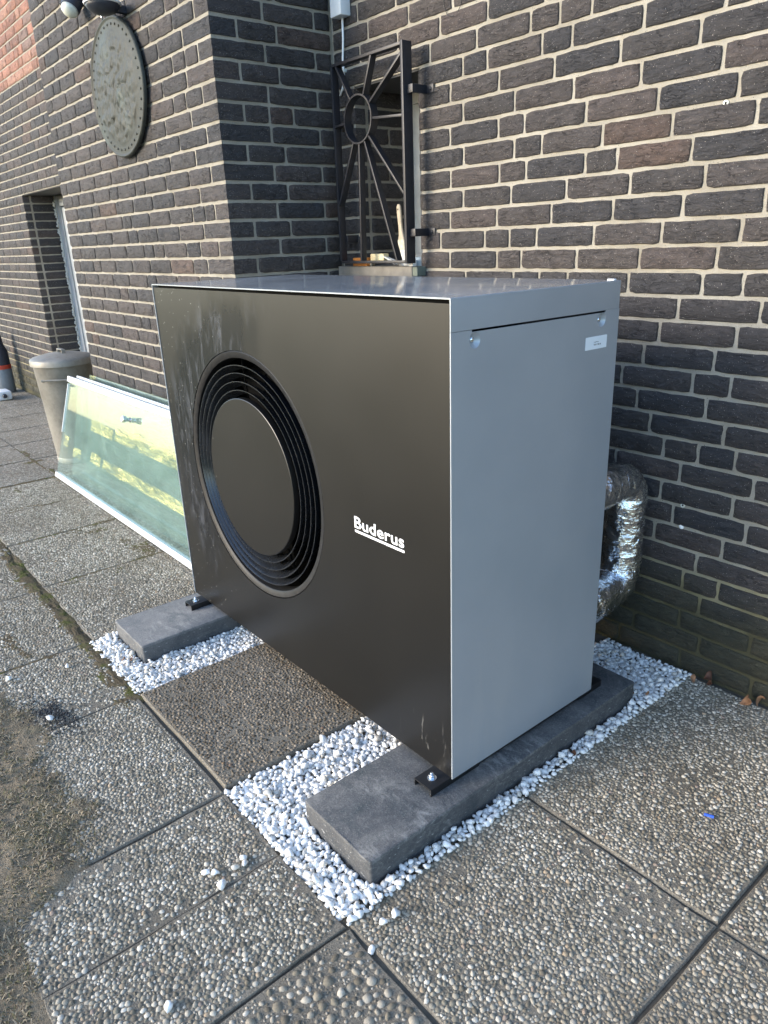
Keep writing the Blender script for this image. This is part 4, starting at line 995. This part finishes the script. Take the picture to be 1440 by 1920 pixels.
# ------------------------------------------------------------------ dustbin
bc = (-3.93, .41)
db = thing('dustbin', (bc[0], bc[1], 0), 'galvanised metal dustbin with lid by the recessed door', 'dustbin')
MB().lathe([(0, 0), (.138, 0), (.143, .004), (.145, .03), (.141, .036), (.143, .05), (.181, .64), (.185, .645), (.185, .655), (.176, .656), (.132, .02), (0, .02)], 64, (bc[0], bc[1], 0)).build('body', M['galv'], db, 40)
ld = MB().lathe([(.190, .628), (.1955, .630), (.1955, .660), (.191, .668), (.176, .676), (.10, .694), (0, .699)], 64, (bc[0], bc[1], 0)).build('lid', M['galv'], db, 40)
MB().box(bc[0]-.05, bc[0]-.042, bc[1]-.012, bc[1]+.012, .685, .715).box(bc[0]+.042, bc[0]+.05, bc[1]-.012, bc[1]+.012, .685, .715).box(bc[0]-.05, bc[0]+.05, bc[1]-.012, bc[1]+.012, .715, .721).build('lid_handle', M['galv'], ld, False, .002)
for a in (-.62,):
    c, s_ = math.cos(a), math.sin(a); t1 = Vector((-s_, c, 0)); o_ = Vector((bc[0], bc[1], 0)); nrm = Vector((c, s_, 0))
    hnd = MB(); r0 = .172
    hnd.tube([o_+nrm*(r0)+t1*.075+Vector((0,0,.545)), o_+nrm*(r0+.035)+t1*.075+Vector((0,0,.555)), o_+nrm*(r0+.038)+t1*(-.075)+Vector((0,0,.555)), o_+nrm*r0-t1*.075+Vector((0,0,.545))], .006, 8)
    hnd.build('side_handle', M['galv'], db, 40)

# ------------------------------------------------------------------ things at the far wall foot
gc = (-7.05, .70)
gb = thing('canister', (gc[0], gc[1], 0), 'dark steel canister with a red band against the far brick wall', 'canister')
MB().lathe([(0, 0), (.085, 0), (.09, .01), (.09, .22), (.085, .235), (0, .235)], 36, (gc[0], gc[1], 0)).build('body', M['grey_steel'], gb, 40)
MB().lathe([(.0905, .235), (.0905, .27), (.08, .28)], 36, (gc[0], gc[1], 0)).build('band', M['red_band'], gb, 40)
MB().lathe([(.086, .27), (.086, .40), (.06, .47), (.05, .60), (0, .61)], 36, (gc[0], gc[1], 0)).build('top', M['navy'], gb, 40)
wj = thing('plastic_jug', (-6.66, .56, 0), 'white plastic can lying on the slabs by the far wall', 'can')
MB().box(-6.76, -6.56, .50, .64, .002, .085).build('body', M['white_plastic'], wj, False, .02, 3)
MB().tube([(-6.56, .57, .045), (-6.535, .57, .045), (-6.53, .57, .045)], [.02, .02, .016], 16).build('cap', M['navy'], wj, 40)
MB().box(-6.74, -6.58, .4985, .5005, .02, .06).build('paper_label', M['label'], wj)

# ------------------------------------------------------------------ soil, moss, grass and litter
EDGE = [(-2.6,-.74), (-2.0,-.70), (-1.505,-.66), (-1.16,-.665), (-1.03,-.60), (-.942,-.63), (-.913,-.667), (-.805,-.678), (-.682,-.662), (-.588,-.641), (-.482,-.653), (-.434,-.695), (-.406,-.753), (-.372,-.819), (-.348,-.869), (-.30,-.89), (-.18,-.895), (.3,-.91), (1.4,-.92)]
def ey(x):
    for (a, b_), (c, d) in zip(EDGE, EDGE[1:]):
        if a <= x <= c: return b_ + (d-b_)*(x-a)/(c-a)
    return EDGE[0][1] if x < EDGE[0][0] else EDGE[-1][1]
def hz(x, y):
    n_ = .040*fnoise(x*9, y*9, 3) + .030*fnoise(x*27, y*27, 8) + .018*fnoise(x*70, y*70, 5)
    d = ey(x) + n_ - y
    h = .017*(1-math.exp(-max(0, d)/.11)) if d > 0 else d*.12
    return h - .003 + (.006*fnoise(x*11, y*11) + .0035*fnoise(x*46, y*46, 2) + .002*fnoise(x*110, y*110, 2))*min(1, max(0, d)/.06)
nx, ny = 330, 110; V = []; x0, x1, y0, y1 = -2.6, 1.0, -1.75, -.52
for j in range(ny+1):
    for i in range(nx+1):
        x = x0+(x1-x0)*i/nx; y = y1-(y1-y0)*(j/ny)**1.35; V.append((x, y, max(-.03, hz(x, y))))
F = [(j*(nx+1)+i, (j+1)*(nx+1)+i, (j+1)*(nx+1)+i+1, j*(nx+1)+i+1) for j in range(ny) for i in range(nx)]
F = [f for f in F if max(V[k][2] for k in f) > -.0295]
tag(add('soil', mesh('soil', V, F), M['soil'], None, True), 'trodden brown soil of the lawn edge spilling over the slabs', 'soil', kind='structure')
def blades(n, sampler, h0, h1, seed):
    rg = np.random.default_rng(seed); items = []; r_ = []
    for _ in range(n):
        q = sampler(rg)
        if q is None: continue
        x, y, z = q; a = rg.uniform(0, 6.283); L = rg.uniform(h0, h1); ln = rg.uniform(.8, 2.4); wd = rg.uniform(.0009, .0019)
        dx, dy = math.cos(a), math.sin(a); sx, sy = -dy*wd, dx*wd
        p = [(x-sx, y-sy, z-.002), (x+sx, y+sy, z-.002), (x+dx*L*.35*ln-sx*.8, y+dy*L*.35*ln-sy*.8, z+L*.5), (x+dx*L*.35*ln+sx*.8, y+dy*L*.35*ln+sy*.8, z+L*.5), (x+dx*L*.9*ln, y+dy*L*.9*ln, z+L*max(.05, .7-.27*ln))]
        items.append((np.array(p), np.array([[0,1,3],[0,3,2],[2,3,4]]))); r_.append(rg.random())
    return join_meshes('grass', items, r_)
def samp(rg):
    x = rg.uniform(-1.7, .15); y = rg.uniform(-1.15, -.60); d = ey(x)-y
    dn = fnoise(x*5, y*5, 17) + .7*fnoise(x*13, y*13, 4)
    if d < .0 or dn + (.30 if d > .12 else .05) < .02: return None
    return x, y, hz(x, y)
tag(add('grass', blades(22000, samp, .004, .012, 5), M['grass']), 'short dry grass growing in the soil at the lawn edge', 'grass', kind='stuff')
def moss(name, spots, seed, label):
    """low cushions; spots = (x, y, rx, ry, height)"""
    V = []; F = []
    for (cx, cy, rx, ry, h) in spots:
        n = max(14, int(max(rx, ry)/.0035)); n = min(n, 80); b0 = len(V)
        for j in range(n+1):
            for i in range(n+1):
                a, b_ = 2*i/n-1, 2*j/n-1; x, y = cx+a*rx, cy+b_*ry
                e_ = 1 - math.sqrt(a*a+b_*b_) + .45*fnoise(x*16, y*16, seed) + .50*fnoise(x*48, y*48, seed) + .3*fnoise(x*120, y*120, seed)
                z = -.004 + .85*h*min(1, max(-1, e_*1.7)) + (.0030*fnoise(x*150, y*150) if e_ > 0 else 0); V.append((x, y, max(-.012, z)))
        F += [(b0+j*(n+1)+i, b0+j*(n+1)+i+1, b0+(j+1)*(n+1)+i+1, b0+(j+1)*(n+1)+i) for j in range(n) for i in range(n)]
    return tag(add(name, mesh(name, V, F), M['moss'], None, True), label, 'moss', kind='stuff')
mrg = random.Random(3)
sp1 = [(-1.02-.075*i, -.397-.008*mrg.random()-.0008*i, .075, .022+.024*mrg.random(), .008) for i in range(20)] + [(-2.5-.13*i, -.40, .10, .02, .007) for i in range(6)]
sp1 += [(-.98, -.44, .07, .035, .007), (-1.15, -.43, .09, .04, .007)]
sp1 += [(-2.00+mrg.uniform(-.008,.008), -.35+.06*i, .012+.012*mrg.random(), .05, .005) for i in range(8)] + [(-2.6, -.3+.08*i, .012+.02*mrg.random(), .055, .006) for i in range(6)]
sp1 += [(-2.10, .10, .17, .075, .007), (-2.25, .06, .10, .05, .006), (-1.80, .16, .15, .012, .005), (-2.35, .155, .16, .014, .005), (-2.60, .10, .05, .11, .008), (-2.75, .03, .12, .035, .007), (-2.84, -.02, .08, .05, .007), (-2.5, .02, .05, .10, .006), (-2.9, .155, .14, .018, .006), (-3.1, -.02, .02, .12, .006), (-3.12, .2, .018, .10, .006), (-3.4, .156, .2, .02, .006), (-3.5, -.1, .12, .03, .006), (-3.62, 0, .02, .2, .006), (-4.1, .155, .3, .02, .006), (-4.14, -.1, .02, .2, .006), (-4.4, -.2, .1, .05, .006)]
sp1 += [(-1.42, -.52-.05*i, .016+.012*mrg.random(), .04, .006) for i in range(4)] + [(-1.50, -.585, .10, .03, .008), (-1.60, -.60, .12, .04, .008)]
for _ in range(26):
    jx = mrg.choice((-2.0, -2.6, -3.1, -3.6, -4.1)); sp1.append((jx+mrg.uniform(-.05,.05), mrg.uniform(-.36,.40), .02+.03*mrg.random(), .05+.07*mrg.random(), .006))
    sp1.append((mrg.uniform(-4.6,-1.5), mrg.choice((.156,-.39))+mrg.uniform(-.02,.02), .06+.1*mrg.random(), .015+.03*mrg.random(), .006))
moss('moss', sp1, 3, 'brown and yellow green moss filling the joints between the slabs')
ci = []; ca = []; crg = np.random.default_rng(18)
for _ in range(2600):
    X, Y = crg.uniform(-1.6, .1), crg.uniform(-1.1, -.58); d = ey(X)-Y
    if d < -.03 or (d < .02 and crg.random() > .35): continue
    s_ = crg.uniform(.0012, .0048)*crg.uniform(.5, 1); vv, ff = PLOn[crg.integers(7)]
    ci.append(((vv*s_) @ rotm(*crg.uniform(0, 6, 3)).T + np.array([X, Y, max(0, hz(X, Y))+s_*.2]), ff)); ca.append(crg.random())
tag(add('soil_crumbs', join_meshes('soil_crumbs', ci, ca), M['soil']), 'loose crumbs of brown soil along the lawn edge', 'soil crumbs', kind='stuff')
gi = []; ga = []; grg = np.random.default_rng(8)
for _ in range(520):
    a = grg.normal(0, 1, 2); X, Y = -1.055+.055*a[0]+.02*a[1], -.615+.026*a[1]; s_ = grg.uniform(.0015, .0036); vv, ff = PLOn[grg.integers(7)]
    gi.append(((vv*s_) @ rotm(*grg.uniform(0, 6, 3)).T + np.array([X, Y, .004+max(0, hz(X, Y))])  , ff)); ga.append(grg.random())
tag(add('grit', join_meshes('grit', gi, ga), M['grit']), 'small patch of black grit on the slab by the soil', 'grit', kind='stuff')
def leaf(x, y, z, L, rot, curl, mat, label, wd=.45, tilt=.3):
    n, k = 10, 6; V = []
    for i in range(n+1):
        t_ = i/n; wv = math.sin(math.pi*min(1, t_*.96+.02))**.8*wd*L/2
        for j in range(k+1):
            s_ = 2*j/k-1; a = curl*t_*2.2; r_ = L/max(.3, curl*2.2)
            px = r_*math.sin(a)*.9; pz = r_*(1-math.cos(a)) + abs(s_)**1.5*wv*.55 + .002*fnoise(t_*6, s_*3, L*99)
            V.append(Vector((px, s_*wv*.9, pz)))
    F = [(i*(k+1)+j, i*(k+1)+j+1, (i+1)*(k+1)+j+1, (i+1)*(k+1)+j) for i in range(n) for j in range(k)]
    me = mesh('dead_leaf', V, F); o = bpy.data.objects.new('dead_leaf', me); link(o); me.materials.append(mat)
    me.polygons.foreach_set('use_smooth', [True]*len(me.polygons)); so = o.modifiers.new('thick', 'SOLIDIFY'); so.thickness = .0009
    zmin = min((Euler((tilt, 0, 0)).to_matrix() @ v).z for v in V)
    o.location = (x, y, z - zmin); o.rotation_euler = (tilt, 0, rot); tag(o, label, 'leaf', 'dead leaves on the ground'); return o
leaf(.150, .925, .002, .055, .5, 1.9, M['leaf'], 'tightly curled red brown leaf at the wall foot', .9, .2)
leaf(.120, .905, .002, .03, 2.4, .8, M['leaf2'], 'small brown leaf scrap beside the curled leaf at the wall', .6, .1)
leaf(.262, .900, .003, .055, .9, 1.2, M['leaf2'], 'half folded tan leaf by the wall foot past the curled one', .55, .5)
leaf(.300, .925, .003, .050, 2.6, 1.5, M['leaf2'], 'narrow twisted tan leaf touching the wall foot', .35, .7)
leaf(.074, .360, .002, .028, 1.1, 1.0, M['leaf'], 'small dark leaf scrap at the edge of the pebble strip', .6, .3)
leaf(.036, .690, .010, .026, 2.0, 1.3, M['leaf'], 'reddish leaf scrap against the rear corner of the kerb stone', .7, .3)
leaf(.060, .735, .012, .038, -.6, .7, M['leaf2'], 'flat brown leaf lying on white pebbles behind the kerb stone', .35, .1)
leaf(-1.203, -.352, .012, .030, .4, .7, M['leaf2'], 'light tan leaf on the white pebbles before the paler kerb stone', .4, .15)
leaf(-1.180, -.335, .013, .030, 1.2, 1.0, M['leaf'], 'dark brown leaf on the white pebbles before the paler kerb stone', .5, .3)
tag(MB().tube([(.410, .418, .006), (.430, .426, .006)], .0035, 8).build('plastic_bit', M['blue'], None, 40), 'tiny bright blue bit of plastic on the slab', 'plastic bit')
